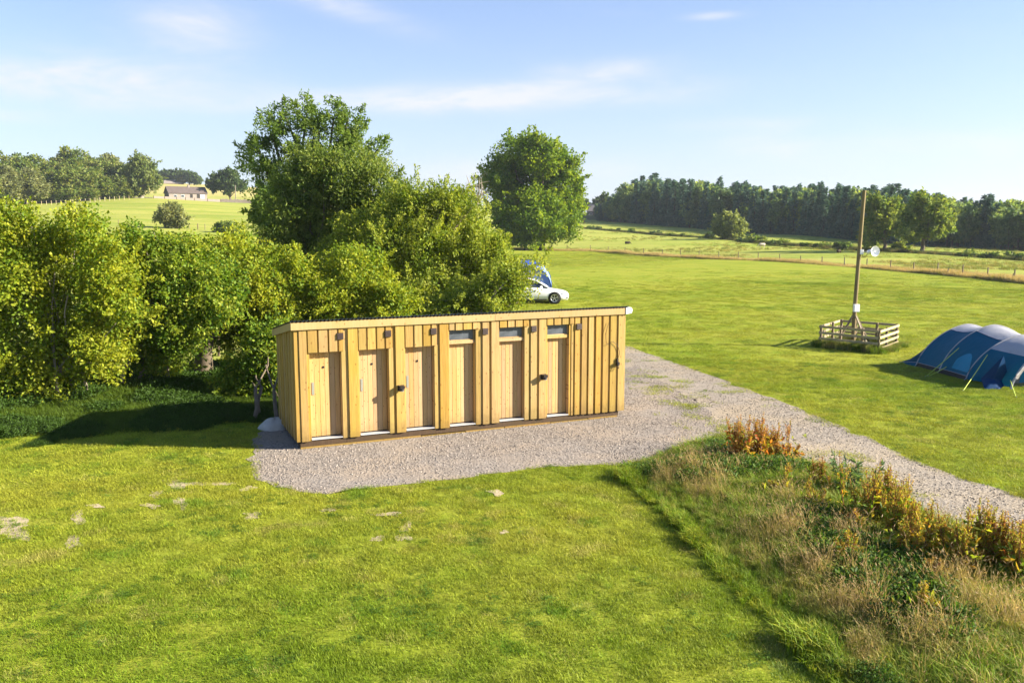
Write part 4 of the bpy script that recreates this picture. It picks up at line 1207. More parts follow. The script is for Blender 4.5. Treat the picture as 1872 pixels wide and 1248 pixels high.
gable_house('white_farmhouse', 'white farmhouse half hidden by the trees on top of the hill', 'house', p + np.array([0, 0, -3.4]), 20, 13, 7, 4.0, 6.4, M['render'], M['tile'], [(2, 3.2, 1.2, 2.6, M['glass'], 'window'), (6, 7.2, 1.2, 2.6, M['glass'], 'window'), (11, 12.2, 1.2, 2.6, M['glass'], 'window')])
p = on_ground(1073, 440)
gable_house('stone_house', 'grey roofed stone house beyond the lone round tree, left of the forest', 'house', p + np.array([0, 0, -1.6]), -22, 10, 8, 3.6, 6.8, M['wall_stone'], M['tile'], [(1.5, 2.6, 1.2, 2.4, M['glass'], 'window'), (6, 7.2, 1.2, 2.4, M['glass'], 'window')], chim=8.0)
# ------------------------------------------------------------------ grazing animals, a few pixels each
M['fleece'] = simple('fleece', (0.50, 0.44, 0.36), 0.95, 0.05, var=0.2, scale=5)
M['dark_fleece'] = simple('dark_fleece', (0.05, 0.04, 0.03), 0.95, 0.05)
M['chestnut'] = simple('chestnut_hide', (0.22, 0.08, 0.03), 0.6, 0.3)
def animal(name, label, cat, px, D, sc, mt, rz, head_down=True, group=None):
    p = on_ground(px, D)
    m_ = MB()
    n = 10
    prof_ = [(-.62, .16, .66), (-.55, .24, .66), (-.35, .30, .64), (0, .31, .62), (.32, .29, .65), (.52, .22, .70), (.66, .13, .66 if head_down else .86), (.80, .11, .48 if head_down else .98), (.92, .10, .34 if head_down else .95), (1.04, .05, .24 if head_down else .88)]
    m_.grid([[(x, r * math.cos(2 * math.pi * k / n), z + r * math.sin(2 * math.pi * k / n)) for k in range(n + 1)] for x, r, z in prof_])
    m_.add([(prof_[0][0], prof_[0][1] * math.cos(2 * math.pi * k / n), prof_[0][2] + prof_[0][1] * math.sin(2 * math.pi * k / n)) for k in range(n)], [tuple(range(n))])
    for x, y in ((-.45, .14), (-.45, -.14), (.38, .14), (.38, -.14)):
        m_.tube([(x, y, .62), (x - .03, y, .28), (x, y, 0)], [.10, .05, .04], 6)
    o = m_.build(name, mt, None, p, R(rz)); o.scale = (sc, sc, sc)
    return tag(o, label, cat, group)
animal('sheep', 'dark sheep grazing in the far pasture below the left end of the hedge bank', 'sheep', 1148, 195, 0.95, M['dark_fleece'], 10, group='sheep in the far pasture')
animal('sheep', 'pale woolly sheep grazing in the far pasture beyond the wire fence', 'sheep', 1395, 178, 1.0, M['fleece'], 185, group='sheep in the far pasture')
animal('sheep', 'dark sheep lying in the far pasture just left of the tall pole', 'sheep', 1536, 150, 0.8, M['dark_fleece'], 40, group='sheep in the far pasture')
animal('horse', 'chestnut horse standing beyond the lone round tree', 'horse', 1064, 345, 1.75, M['chestnut'], 160, False)
# pale boulder beside the toilet block
bm_ = MB(); r2 = random.Random(5)
rr_ = []
for i in range(7):
    ph = math.pi / 2 * i / 6
    rr_.append([((.42 + .05 * math.sin(3 * t + i)) * math.cos(ph) * math.cos(t), (.34 + .03 * math.sin(2 * t)) * math.cos(ph) * math.sin(t), .27 * math.sin(ph) + .02 * math.sin(5 * t)) for t in [2 * math.pi * k / 18 for k in range(19)]])
bm_.grid(rr_)
tag(bm_.build('boulder', M['stone'], None, gp(500, 786) + np.array([0, 0.2, 0]), R(20)), 'pale grey boulder at the back left corner of the toilet block', 'boulder')
# ------------------------------------------------------------------ vegetation
def leaf_arrays(C, Nn, per, spread, L, Wd, pal, rng, up=0.45, out=0.5, clump_var=0.9):
    nC = len(C); n = nC * per
    base = np.repeat(C, per, 0); nr = np.repeat(Nn, per, 0)
    off = rnd_unit(rng, n) * (rng.uniform(0, 1, (n, 1)) ** 0.5) * spread
    pos = base + off
    axv = unit(rnd_unit(rng, n) + out * nr + np.array([0, 0, 0.1]))
    nm = rnd_unit(rng, n) * 0.9 + nr * out + np.array([0, 0, up])
    sd = unit(np.cross(axv, nm)); nn = np.cross(sd, axv)
    l = L * rng.uniform(0.6, 1.3, (n, 1)); w = Wd * rng.uniform(0.7, 1.25, (n, 1))
    v = np.stack([pos, pos + axv * l * .5 + sd * w * .5 + nn * .10 * l, pos + axv * l, pos + axv * l * .5 - sd * w * .5 + nn * .10 * l], 1).reshape(-1, 3)
    k = np.arange(n)[:, None] * 4
    T = np.concatenate([k + [0, 1, 2], k + [0, 2, 3]], 0)
    pal = np.asarray(pal)
    t = np.clip(np.repeat(rng.uniform(0, 1, nC) * clump_var + (1 - clump_var) * .5, per) + rng.normal(size=n) * .18, 0, .999) * (len(pal) - 1)
    i = t.astype(int); f = (t - i)[:, None]
    col = (pal[i] * (1 - f) + pal[np.minimum(i + 1, len(pal) - 1)] * f) * rng.uniform(.75, 1.25, (n, 1))
    return v, T, np.repeat(col, 4, 0)
def lobe_pts(lobes, n, rng, inner=0.25, rough=0.22, squash=0.9):
    lobes = np.asarray(lobes, float)
    a = lobes[:, 3] ** 2; pk = rng.choice(len(lobes), n, p=a / a.sum())
    d = rnd_unit(rng, n)
    r = np.where(rng.uniform(size=n) < inner, rng.uniform(.2, .8, n), rng.uniform(.78, 1.05, n) + rng.normal(size=n) * rough * .4)
    q = d * (r * lobes[pk, 3])[:, None]; q[:, 2] *= squash
    C = lobes[pk, :3] + q
    # drop most points buried deep in another lobe
    dist = np.linalg.norm(C[:, None] - lobes[None, :, :3], axis=-1) / lobes[None, :, 3]
    dist[np.arange(n), pk] = 9
    keep = (dist.min(1) > .55) | (rng.uniform(size=n) < .25)
    return C[keep], d[keep]
def limb_mesh(base, lobes, C, r0, rng, fork, twigs, sides=6, multi=1, spread=.3, twig_r=.02):
    m_ = MB(); lobes = np.asarray(lobes)
    cen = lobes[:, :3].mean(0)
    forks = []
    for s in range(multi):
        b0 = np.array(base) + (np.array([rng.normal() * spread, rng.normal() * spread, 0]) if multi > 1 else 0)
        fk = np.array([b0[0] + (cen[0] - b0[0]) * .25, b0[1] + (cen[1] - b0[1]) * .25, fork]) + rng.normal(size=3) * spread * .3
        md = (b0 + fk) / 2 + rng.normal(size=3) * r0 * .6
        rr = r0 / math.sqrt(multi)
        m_.tube([b0 - np.array([0, 0, .2]), b0 + (md - b0) * .15, md, fk], [rr * 1.5, rr * 1.1, rr * .92, rr * .78], sides + 2)
        forks.append((fk, rr * .75))
    ends = []
    for lb in lobes:
        fk, rr = forks[rng.integers(len(forks))]
        e = lb[:3] + rng.normal(size=3) * lb[3] * .15
        m1 = fk + (e - fk) * .35 + np.array([0, 0, .10]) * np.linalg.norm(e - fk) + rng.normal(size=3) * .12 * np.linalg.norm(e - fk) * .5
        m2 = fk + (e - fk) * .7 + rng.normal(size=3) * .06 * np.linalg.norm(e - fk)
        m_.tube([fk, m1, m2, e], [rr * .62, rr * .48, rr * .34, rr * .2], sides)
        ends.append((m1, m2, e, rr))
    if twigs and len(C):
        for c in C[rng.choice(len(C), min(twigs, len(C)), replace=False)]:
            best = min(ends, key=lambda q: np.linalg.norm(q[2] - c))
            s0 = best[rng.integers(1, 3)]
            md = s0 + (c - s0) * .5 + rng.normal(size=3) * .08 * np.linalg.norm(c - s0)
            if rng.uniform() < .35: c = c + unit((c - s0)[None])[0] * .12 * np.linalg.norm(c - s0) + rng.normal(size=3) * .05
        m_.tube([s0, md, c], [max(best[3] * .16, twig_r * .8), twig_r * .8, twig_r * .45], 4, False)
    return m_
def plant(name, label, cat, base, lobes, nclump, per, spread, L, Wd, pal, r0, fork, twigs=40, seed=1, group=None, bark='bark', multi=1, inner=.25, mspread=.3, mat='leaf', out=.5, up=.45, twig_r=.02, leafn='crown', rough=.22, cv=.75, sprig=.28):
    """lobes in world coordinates (x, y, z, r)"""
    rng = np.random.default_rng(seed)
    base = np.asarray(base, float)
    lb = np.array([[a[0] - base[0], a[1] - base[1], a[2] - base[2], a[3]] for a in lobes])
    root = thing(name, label, cat, base, 0, group)
    C, d = lobe_pts(lb, nclump, rng, inner, rough)
    ok = C[:, 2] > 0.1; C, d = C[ok], d[ok]
    v, T, col = leaf_arrays(C, d, per, spread, L, Wd, pal, rng, up, out, cv)
    ns = int(len(C) * sprig); tw_ = MB()
    if ns:
        k = rng.choice(len(C), ns, replace=False); sd_ = unit(d[k] + rnd_unit(rng, ns) * .5 + np.array([0, 0, .55]))
        ln = spread * rng.uniform(1.0, 2.2, ns)
        ts = np.linspace(.1, 1, 6)
        SC_ = (C[k][:, None] + sd_[:, None] * (ln[:, None] * ts[None])[..., None] - np.array([0, 0, 1.0]) * (ts[None] ** 2 * ln[:, None] * .12)[..., None]).reshape(-1, 3)
        v2, T2, c2 = leaf_arrays(SC_, np.repeat(sd_, 6, 0), max(4, per // 9), spread * .22, L, Wd, pal[1:], rng, up, out, .5)
        T = np.concatenate([T, T2 + len(v)]); v = np.concatenate([v, v2]); col = np.concatenate([col, c2])
    link(bpy.data.objects.new(leafn, tri_mesh(leafn, v, T, M[mat], tint=col)), root)
    limb_mesh((0, 0, 0), lb, C, r0, rng, fork, twigs, multi=multi, spread=mspread, twig_r=twig_r).build('trunk', M[bark], root)
    return root
def px_lobes(L, D, jit=1.0, seed=1, yoff=0.0):
    r_ = np.random.default_rng(seed); out = []
    for (x, y, r) in L:
        rm = r * D / F
        p = at(x, y, D + r_.uniform(-1, 1) * jit + yoff)
        out.append((p[0], p[1], p[2], rm))
    return out
HAW = [(0.0623, 0.1092, 0.0091), (0.1102, 0.1568, 0.0114), (0.158, 0.1852, 0.0137), (0.2011, 0.209, 0.0182)]
HAW2 = [(0.0363, 0.081, 0.0086), (0.0725, 0.126, 0.0108), (0.1179, 0.162, 0.0151), (0.1724, 0.189, 0.0194)]
WIL = [(0.0324, 0.0648, 0.0111), (0.0602, 0.0972, 0.0148), (0.0972, 0.1341, 0.0259), (0.1387, 0.1665, 0.0416)]
WIL2 = [(0.0568, 0.0971, 0.0085), (0.1041, 0.1482, 0.0136), (0.1561, 0.189, 0.0221), (0.1987, 0.2146, 0.0341)]
ASH = [(0.0386, 0.0729, 0.012), (0.0644, 0.1073, 0.0154), (0.0987, 0.1416, 0.024)]
SYC = [(0.038, 0.0816, 0.006), (0.0808, 0.1315, 0.0078), (0.1473, 0.186, 0.0104)]
hg = 'hawthorns of the hedge left of the toilet block'
plant('hawthorn_bush', 'leftmost hawthorn of the hedge, reaching the left edge above the dry stump', 'bush', gp(118, 742),
      px_lobes([(60, 440, 58), (130, 455, 55), (20, 525, 62), (105, 550, 66), (180, 480, 48), (45, 620, 58), (125, 640, 50), (195, 590, 45), (-25, 560, 60), (-40, 470, 50), (0, 675, 38), (70, 690, 36), (45, 395, 18), (110, 405, 20), (180, 655, 35), (190, 530, 45), (150, 410, 26), (10, 420, 34), (20, 700, 40), (-30, 650, 50), (200, 620, 40), (85, 700, 30), (235, 560, 40), (228, 500, 36), (160, 670, 30), (60, 690, 40), (112, 665, 40), (150, 630, 40), (10, 640, 40)], 23.9, .7, 1),
      560, 105, .42, .105, .072, HAW, .11, 1.0, 150, 11, hg, bark='pale_bark', multi=4, mspread=.5, inner=.2)
plant('hawthorn_bush', 'second hawthorn of the hedge from the left, with many thin dark stems', 'bush', gp(265, 722),
      px_lobes([(265, 478, 52), (325, 490, 50), (235, 540, 55), (300, 565, 60), (285, 630, 45), (335, 460, 30), (230, 610, 38), (252, 440, 26), (330, 620, 38), (285, 428, 20), (215, 490, 44), (200, 452, 22), (362, 490, 40), (360, 545, 42), (365, 460, 24), (240, 640, 36), (180, 600, 40), (310, 650, 28), (255, 580, 45), (392, 560, 45), (395, 510, 40), (275, 670, 24)], 26.0, .7, 2),
      460, 105, .42, .105, .072, HAW2, .12, 1.6, 140, 12, hg, bark='pale_bark', multi=4, mspread=.45, inner=.2)
plant('hawthorn_bush', 'hawthorn with the thick leaning trunk just left of the toilet block', 'bush', gp(372, 705),
      px_lobes([(390, 500, 50), (455, 490, 46), (420, 535, 55), (385, 570, 46), (470, 540, 50), (455, 600, 42), (520, 500, 34), (510, 560, 40), (450, 446, 20), (400, 462, 26), (540, 520, 30), (490, 470, 20), (545, 492, 22), (560, 540, 26), (530, 590, 34), (575, 560, 34), (520, 545, 38), (545, 610, 30), (400, 600, 30)], 28.4, .7, 3),
      500, 105, .42, .105, .072, HAW, .30, 1.9, 100, 13, hg, inner=.2, mspread=.2)
plant('hawthorn_bush', 'domed hawthorn with bare pale twigs rising behind the roof of the toilet block', 'bush', on_ground(640, 28.5),
      px_lobes([(650, 505, 55), (615, 545, 45), (690, 540, 45), (585, 555, 36), (640, 580, 45), (710, 575, 36), (570, 600, 36), (560, 520, 30), (590, 510, 30), (720, 545, 30), (600, 640, 40), (670, 640, 40)], 28.5, .5, 4),
      380, 105, .40, .10, .07, HAW, .16, 1.0, 110, 14, hg, multi=3, bark='pale_bark', inner=.2, twig_r=.024)
plant('hawthorn_bush', 'dark hawthorn in the shade between the toilet block and the leaning trunk', 'bush', gp(488, 768),
      px_lobes([(482, 650, 38), (508, 622, 34), (470, 705, 34), (500, 725, 28), (440, 690, 26), (455, 745, 26), (520, 660, 30)], 25.4, .4, 44), 260, 105, .42, .105, .072, HAW2, .10, .8, 40, 45, hg, multi=3, inner=.2)
plant('scrub_bush', 'low sprawling bush with pale branches hanging in front of the white car', 'bush', on_ground(850, 33),
      px_lobes([(765, 560, 45), (830, 555, 42), (890, 545, 40), (925, 522, 26), (945, 545, 14), (800, 590, 45), (870, 590, 40), (905, 570, 28), (935, 500, 14), (952, 498, 16), (972, 496, 10), (986, 490, 7), (958, 528, 13), (978, 512, 9), (930, 485, 14), (790, 640, 40), (850, 640, 40)], 33, .6, 5),
      400, 100, .48, .115, .07, WIL2, .14, .9, 140, 15, None, multi=4, bark='pale_bark', mspread=.8, inner=.25, twig_r=.028)
plant('willow_bush', 'big dark green rounded willow below the tall ash, left of the paler one', 'bush', on_ground(590, 44),
      px_lobes([(560, 345, 55), (630, 328, 48), (690, 348, 48), (530, 400, 50), (600, 415, 70), (680, 425, 65), (520, 455, 40), (600, 490, 60), (670, 500, 60), (520, 505, 30), (590, 300, 26), (660, 300, 26), (720, 380, 36)], 44, 1.2, 6),
      800, 105, .62, .175, .075, WIL, .25, 1.8, 110, 16, None, multi=3, inner=.15, rough=.3)
plant('willow_bush', 'yellow green willow spreading right from the dark one towards the white car', 'bush', on_ground(790, 39.5),
      px_lobes([(735, 400, 48), (790, 385, 36), (840, 405, 42), (700, 455, 50), (775, 465, 66), (855, 465, 55), (893, 450, 30), (725, 520, 45), (830, 525, 50), (890, 490, 30), (760, 360, 18), (815, 362, 20), (680, 480, 40), (865, 378, 16), (640, 470, 40), (650, 430, 36)], 39.5, 1.0, 7),
      800, 105, .55, .15, .065, WIL2, .22, 1.5, 120, 17, None, multi=3, inner=.15, rough=.32)
plant('ash_tree', 'tall open crowned ash tree rising behind the willow bush', 'tree', on_ground(575, 60),
      px_lobes([(476, 285, 30), (462, 300, 22), (490, 238, 30), (520, 215, 26), (560, 212, 28), (605, 212, 26), (640, 222, 22), (655, 250, 32), (690, 275, 26), (610, 262, 40), (545, 262, 36), (500, 320, 28), (575, 310, 40), (640, 300, 36), (700, 300, 16), (470, 260, 16), (590, 235, 26), (495, 345, 22)], 60, 1.6, 8),
      270, 60, .46, .26, .11, ASH, .42, 4.2, 240, 18, None, sprig=.5, inner=.03, bark='dark_bark', twig_r=.035, rough=.5)
plant('ash_tree', 'slim dark tree filling the gap left of the dark willow, below the tall ash', 'tree', on_ground(500, 52),
      px_lobes([(495, 375, 22), (485, 395, 16), (500, 420, 22), (520, 360, 24)], 52, .8, 88), 130, 50, .55, .26, .12, ASH, .16, 2.0, 60, 89, None, bark='dark_bark')
plant('sycamore_tree', 'lone large round sycamore standing at the far edge of the lawn', 'tree', at(985, 458.5, 172),
      px_lobes([(940, 282, 34), (985, 283, 34), (1022, 305, 30), (915, 318, 24), (960, 335, 48), (1012, 345, 46), (1040, 378, 26), (932, 378, 36), (980, 398, 46), (1025, 403, 32), (905, 335, 22), (945, 415, 24), (925, 405, 18), (1050, 350, 14), (960, 262, 16)], 172, 4.5, 9),
      680, 90, 1.6, .52, .38, SYC, .95, 5.5, 120, 19, None, bark='dark_bark', inner=.1, twig_r=.08)
plant('small_tree', 'small dark tree under the left side of the lone sycamore', 'tree', on_ground(961, 168),
      px_lobes([(950, 428, 18), (968, 420, 16), (935, 436, 10), (960, 440, 10)], 168, 2, 10), 110, 40, 1.0, .5, .32, ASH, .30, 1.8, 40, 20, None, bark='dark_bark')
# bare dead crown behind the willow
rng = np.random.default_rng(77)
b0 = on_ground(872, 118)
dt_ = thing('dead_tree', 'leafless grey tree top sticking up between the willow and the sycamore', 'tree', b0)
m_ = MB(); tips = [at(x, y, 118 + rng.uniform(-2, 2)) - b0 for x, y in ((855, 325), (862, 338), (868, 322), (876, 330), (884, 340), (890, 348), (853, 342), (872, 345), (880, 325))]
fk = at(872, 372, 118) - b0
m_.tube([(0, 0, -.2), fk * .5, fk], [.35, .28, .22], 7)
for t_ in tips:
    md = fk + (t_ - fk) * .5 + rng.normal(size=3) * .3
    m_.tube([fk, md, t_], [.15, .09, .03], 5)
    for q in range(4):
        s0 = md + (t_ - md) * rng.uniform(0, .8); m_.tube([s0, s0 + rng.normal(size=3) * .5 + np.array([0, 0, .5])], [.05, .02], 4, False)
m_.build('trunk', M['pale_bark'], dt_)
# twigs standing out of the hedge in front
for i, (x, y, D, a, ln) in enumerate([]): pass

# ---------------- field trees and bushes
def lone(name, label, cat, px, D, lob, seed, pal, nc, per, L, Wd, r0, fork, group=None, tw=40, spread=None, **kw):
    b = on_ground(px, D)
    return plant(name, label, cat, b, px_lobes(lob, D, lob[0][2] * D / F * .3, seed), nc, per, spread or lob[0][2] * D / F * .42, L, Wd, pal, r0, fork, tw, seed, group, **kw)
OLV = [(0.075, 0.095, 0.035), (0.115, 0.130, 0.050), (0.16, 0.165, 0.065)]
MID = [(0.045, 0.085, 0.020), (0.085, 0.125, 0.026), (0.14, 0.165, 0.034)]
DRK = [(0.022, 0.045, 0.016), (0.040, 0.070, 0.022), (0.07, 0.10, 0.03)]
lone('hawthorn_tree', 'round grey green hawthorn tree on the hedge bank in the right hand pasture', 'tree', 1327, 217, [(1333, 412, 18), (1320, 420, 13), (1348, 415, 13), (1330, 402, 12), (1345, 425, 10)], 61, [(0.06, .085, .028), (.095, .12, .04), (.14, .165, .055)], 260, 30, .65, .45, .3, 1.2, bark='bark', inner=.1)
lone('field_tree', 'left one of the two open crowned trees right of the pole', 'tree', 1619, 160, [(1612, 392, 22), (1595, 405, 14), (1632, 398, 16), (1605, 375, 15), (1625, 378, 14), (1600, 425, 12), (1640, 420, 10), (1590, 440, 8)], 62, MID, 230, 30, .65, .36, .36, 2.2, 'two field trees right of the pole', 120, twig_r=.07, rough=.4)
lone('field_tree', 'right one of the two open crowned trees right of the pole', 'tree', 1688, 153, [(1692, 390, 24), (1670, 400, 18), (1715, 395, 18), (1685, 372, 16), (1708, 375, 14), (1725, 410, 13), (1668, 425, 14), (1700, 420, 16), (1735, 415, 6)], 63, MID, 280, 30, .65, .36, .40, 2.2, 'two field trees right of the pole', 120, twig_r=.07, rough=.4)
lone('field_bush', 'small green bush between the trunks of the two field trees', 'bush', 1642, 158, [(1642, 455, 10), (1634, 458, 7), (1650, 457, 7)], 64, MID, 90, 26, .45, .3, .1, .3)
lone('field_bush', 'pale green bush standing against the forest just right of the pole', 'bush', 1588, 180, [(1590, 425, 12), (1582, 438, 10), (1598, 440, 8)], 65, MID, 110, 26, .6, .4, .15, .6)
lone('field_bush', 'rounded olive bush in the left field, seen above the hedge', 'bush', 324, 196, [(313, 393, 16), (325, 402, 14), (300, 396, 12), (318, 384, 9)], 66, OLV, 190, 30, .6, .38, .2, .8, rough=.35)
lone('field_bush', 'low dark bush in the left field, right of the olive one', 'bush', 413, 190, [(413, 418, 11), (400, 421, 9), (427, 420, 9)], 67, MID, 150, 28, .5, .35, .1, .3)
lone('oak_tree', 'dark umbrella shaped oak right of the hillside cottage', 'tree', 424, 398, [(412, 332, 13), (398, 330, 12), (390, 338, 9), (426, 332, 13), (440, 341, 9), (404, 320, 7), (420, 320, 8), (415, 345, 9)], 68, DRK, 280, 26, 1.1, .8, .55, 2.6, inner=.1)
lone('oak_tree', 'oak with a pale trunk at the right end of the hillside wood', 'tree', 261, 350, [(250, 320, 20), (265, 310, 16), (275, 330, 12), (240, 335, 16), (255, 298, 12), (285, 335, 8)], 69, [(0.05, .08, .02), (.09, .12, .035), (.13, .15, .05)], 330, 26, 1.0, .7, .7, 3.0, bark='pale_bark', inner=.1)
SKYL = ['leftmost dark tree of the skyline row, next to the hillside wood', 'second dark tree from the left on the skyline row, left of the white farmhouse', 'dark tree standing over the left end of the white farmhouse', 'dark tree behind the middle of the white farmhouse', 'dark tree behind the right end of the white farmhouse', 'tallest dark tree of the skyline row, right of the white farmhouse', 'rightmost dark tree of the skyline row, above the cottage roof', 'pale olive tree in front of the skyline row, above the cottage']
for i, (x, y, r) in enumerate([(285, 321, 7), (300, 320, 6.5), (313, 320, 6.5), (326, 319, 7), (338, 320, 6), (349, 323, 8), (358, 328, 7), (331, 329, 5)]):
    lone('hill_tree', SKYL[i], 'tree', x, 655, [(x, y, r), (x - r * .6, y + r * .5, r * .6), (x + r * .6, y + r * .4, r * .6)], 70 + i, DRK if i != 7 else OLV, 100, 18, 1.4, 1.0, .5, 3.0, 'trees on the skyline hill', 10)
lone('distant_tree', 'small round tree on the skyline behind the willow and dead branches', 'tree', 838, 520, [(838, 354, 7), (828, 357, 5), (848, 357, 5)], 81, DRK, 90, 18, 1.4, 1.0, .4, 2)
lone('distant_tree', 'dark round tree directly behind the grey roofed house', 'tree', 1102, 445, [(1102, 368, 9), (1094, 374, 7), (1110, 374, 7)], 82, DRK, 120, 18, 1.3, .9, .4, 2)
lone('distant_tree', 'tree beside the lone sycamore, left of the grey roofed house', 'tree', 1072, 450, [(1071, 372, 5), (1076, 378, 4)], 83, DRK, 60, 18, 1.2, .8, .3, 2)

# ---------------- low shrubs on the hedge bank across the pasture (countable ones) and the bank itself
def shrub_mesh(seed, pal, L=.45):
    r_ = np.random.default_rng(seed)
    lb = [(r_.normal() * .6, r_.normal() * .3, .45 + r_.uniform(0, .5), .5 + r_.uniform(0, .35)) for _ in range(4)]
    C, d = lobe_pts(np.array(lb), 46, r_, .1, .3); ok = C[:, 2] > .02
    v, T, c = leaf_arrays(C[ok], d[ok], 14, .28, L, L * .65, pal, r_)
    return tri_mesh('foliage', v, T, M['leaf'], tint=c)
shr = [shrub_mesh(300 + k, DRK if k % 2 else MID) for k in range(4)]
r2 = random.Random(12)
for i, x in enumerate([1078, 1092, 1118, 1131, 1156, 1197, 1229, 1250, 1262, 1284, 1296, 1304, 1353, 1366, 1378, 1394, 1410, 1418, 1432, 1468, 1480, 1498, 1509, 1540, 1553, 1760, 1775, 1786, 1806, 1822, 1840, 1864]):
    D = float(np.interp(x, hl_px, hl_D)); p = on_ground(x, D)
    s_ = r2.uniform(.40, .95) * (1.0 if D < 200 else 1.2)
    o = bpy.data.objects.new('bank_shrub', shr[i % 4]); o.location = p; o.rotation_euler = (0, 0, r2.uniform(0, 6)); o.scale = (s_ * 1.3, s_, s_)
    link(o); tag(o, 'low dark shrub on the grassy bank that crosses the far pasture', 'shrub', 'shrubs on the bank across the far pasture')
# ---------------- forest on the right
def conifer(seed, h, pal):
    r_ = np.random.default_rng(seed); C, d, sz = [], [], []
    nl = 30
    for k in range(nl):
        t = k / (nl - 1); z = h * (.04 + .94 * t); rad = h * .17 * (1 - t) ** 1.0 + .05
        nb = max(4, int(11 * (1 - t) + 3))
        for b in range(nb):
            a = r_.uniform(0, 6.283); rr = rad * r_.uniform(.75, 1.12)
            for f in (.35, .6, .82, 1.0):
                C.append((rr * f * math.cos(a), rr * f * math.sin(a), z - .22 * rr * f + .1 * r_.normal())); d.append((math.cos(a), math.sin(a), -.25))
    C, d = np.array(C), np.array(d)
    v, T, c = leaf_arrays(C, d, 3, .20, h * .062, h * .022, pal, r_, up=.8, out=1.6, clump_var=.8)
    return tri_mesh('crown', v, T, M['needle'], tint=c), tri_mesh_tube('trunk', h * .95, h * .012)
def tri_mesh_tube(nm, h, r):
    return MB().tube([(0, 0, -.3), (0, 0, h * .5), (0, 0, h)], [r, r * .7, r * .15], 6).mesh(nm, M['dark_bark'])
def broadleaf(seed, h, pal, wide=.30, bare=.25, per=16, nc=190, L=.075):
    r_ = np.random.default_rng(seed)
    lb = [(r_.normal() * h * .10, r_.normal() * h * .10, h * (bare + .12 + (1 - bare - .22) * q), h * wide * (.55 + .35 * math.sin(math.pi * min(1, q + .15)))) for q in np.linspace(0, 1, 6)]
    C, d = lobe_pts(np.array(lb), nc, r_, .08, .3)
    v, T, c = leaf_arrays(C, d, per, h * .075, h * L, h * L * .62, pal, r_, clump_var=.8)
    tr = limb_mesh((0, 0, 0), lb, C, h * .016, r_, h * bare, 8, sides=5, twig_r=h * .003)
    return tri_mesh('crown', v, T, M['leaf'], tint=c), tr.mesh('trunk', M['bark'])
SPR = [(0.0243, 0.0553, 0.0389), (0.0398, 0.0796, 0.0559), (0.0641, 0.1083, 0.0705)]
BIR = [(0.06, 0.10, 0.035), (0.105, 0.155, 0.05), (0.17, 0.21, 0.06)]
MIX = [(0.0437, 0.0819, 0.0383), (0.0765, 0.1202, 0.0491), (0.1202, 0.1639, 0.06)]
con = [conifer(400 + k, 10.0, SPR) for k in range(4)]
bro = [broadleaf(420 + k, 10.0, BIR if k % 2 else MIX, .22, .18) for k in range(4)]
def put_tree(name, label, cat, grp, pr, p, s, rz, sx=1.0):
    t = thing(name, label, cat, p, rz, grp)
    for me, nm in zip(pr, ('crown', 'trunk')):
        o = bpy.data.objects.new(nm, me); o.scale = (s * sx, s * sx, s); link(o, t)
    return t
r2 = random.Random(33)
fx = list(np.linspace(1096, 1990, 66))
hpx = [1094, 1120, 1150, 1190, 1250, 1330, 1420, 1500, 1600, 1700, 1760, 1872, 2000]
htop = [374, 362, 338, 330, 338, 342, 345, 348, 352, 360, 368, 370, 374]
for row in range(2):
    for i, x in enumerate(fx):
        xx = x + r2.uniform(-6, 6) + row * 6
        D = float(np.interp(xx, fo_px, fo_D)) + 2 + row * 7 + r2.uniform(-1, 2.0)
        p = on_ground(xx, D); p[2] -= 0.2
        D_, top = D, float(np.interp(xx, hpx, htop))
        hh = CAM_H + (HY - top) * D / F - p[2]
        leafy = r2.random() < (.8 if xx < 1150 or xx > 1720 else .25 if row == 0 else .5)
        if leafy:
            s_ = hh * r2.uniform(.74, .96) / 10
            put_tree('forest_broadleaf', 'leafy tree in the dense forest edge across the pasture', 'tree', 'leafy trees of the far forest', bro[r2.randrange(4)], p, s_, r2.uniform(0, 6.28), r2.uniform(.9, 1.15))
        else:
            s_ = hh * r2.uniform(.86, 1.12) / 10
            put_tree('forest_spruce', 'dark spruce in the dense forest edge across the pasture', 'tree', 'spruces of the far forest', con[r2.randrange(4)], p, s_, r2.uniform(0, 6.28), r2.uniform(.85, 1.15))
# the mass of the forest behind the front rows
r_ = np.random.default_rng(91)
n = 420
xx = r_.uniform(1085, 2050, n); D = np.interp(xx, fo_px, fo_D) + 16 + r_.uniform(0, 1, n) ** 1.2 * 60
P = np.array([on_ground(a, d) for a, d in zip(xx, D)])
top = np.interp(xx, hpx, htop); hh = CAM_H + (HY - top) * D / F - P[:, 2]
s_ = np.clip(hh, 6, 26) * r_.uniform(.82, 1.10, n) / 10
s_ = np.where(r_.uniform(size=n) < .15, s_ * r_.uniform(1.04, 1.2, n), s_)
I = np.where(r_.uniform(size=n) < .6, r_.integers(0, 4, n), r_.integers(4, 8, n)); s_ = s_ * np.where(I < 4, 1.0, .88)
scatter('forest_mass', P, np.stack([np.zeros(n), np.zeros(n), r_.uniform(0, 6.28, n)], -1), np.stack([s_ * 1.1, s_ * 1.1, s_], -1), I, [c[0] for c in con] + [b[0] for b in bro], np.ones(3), 'dense far forest behind the front trees')
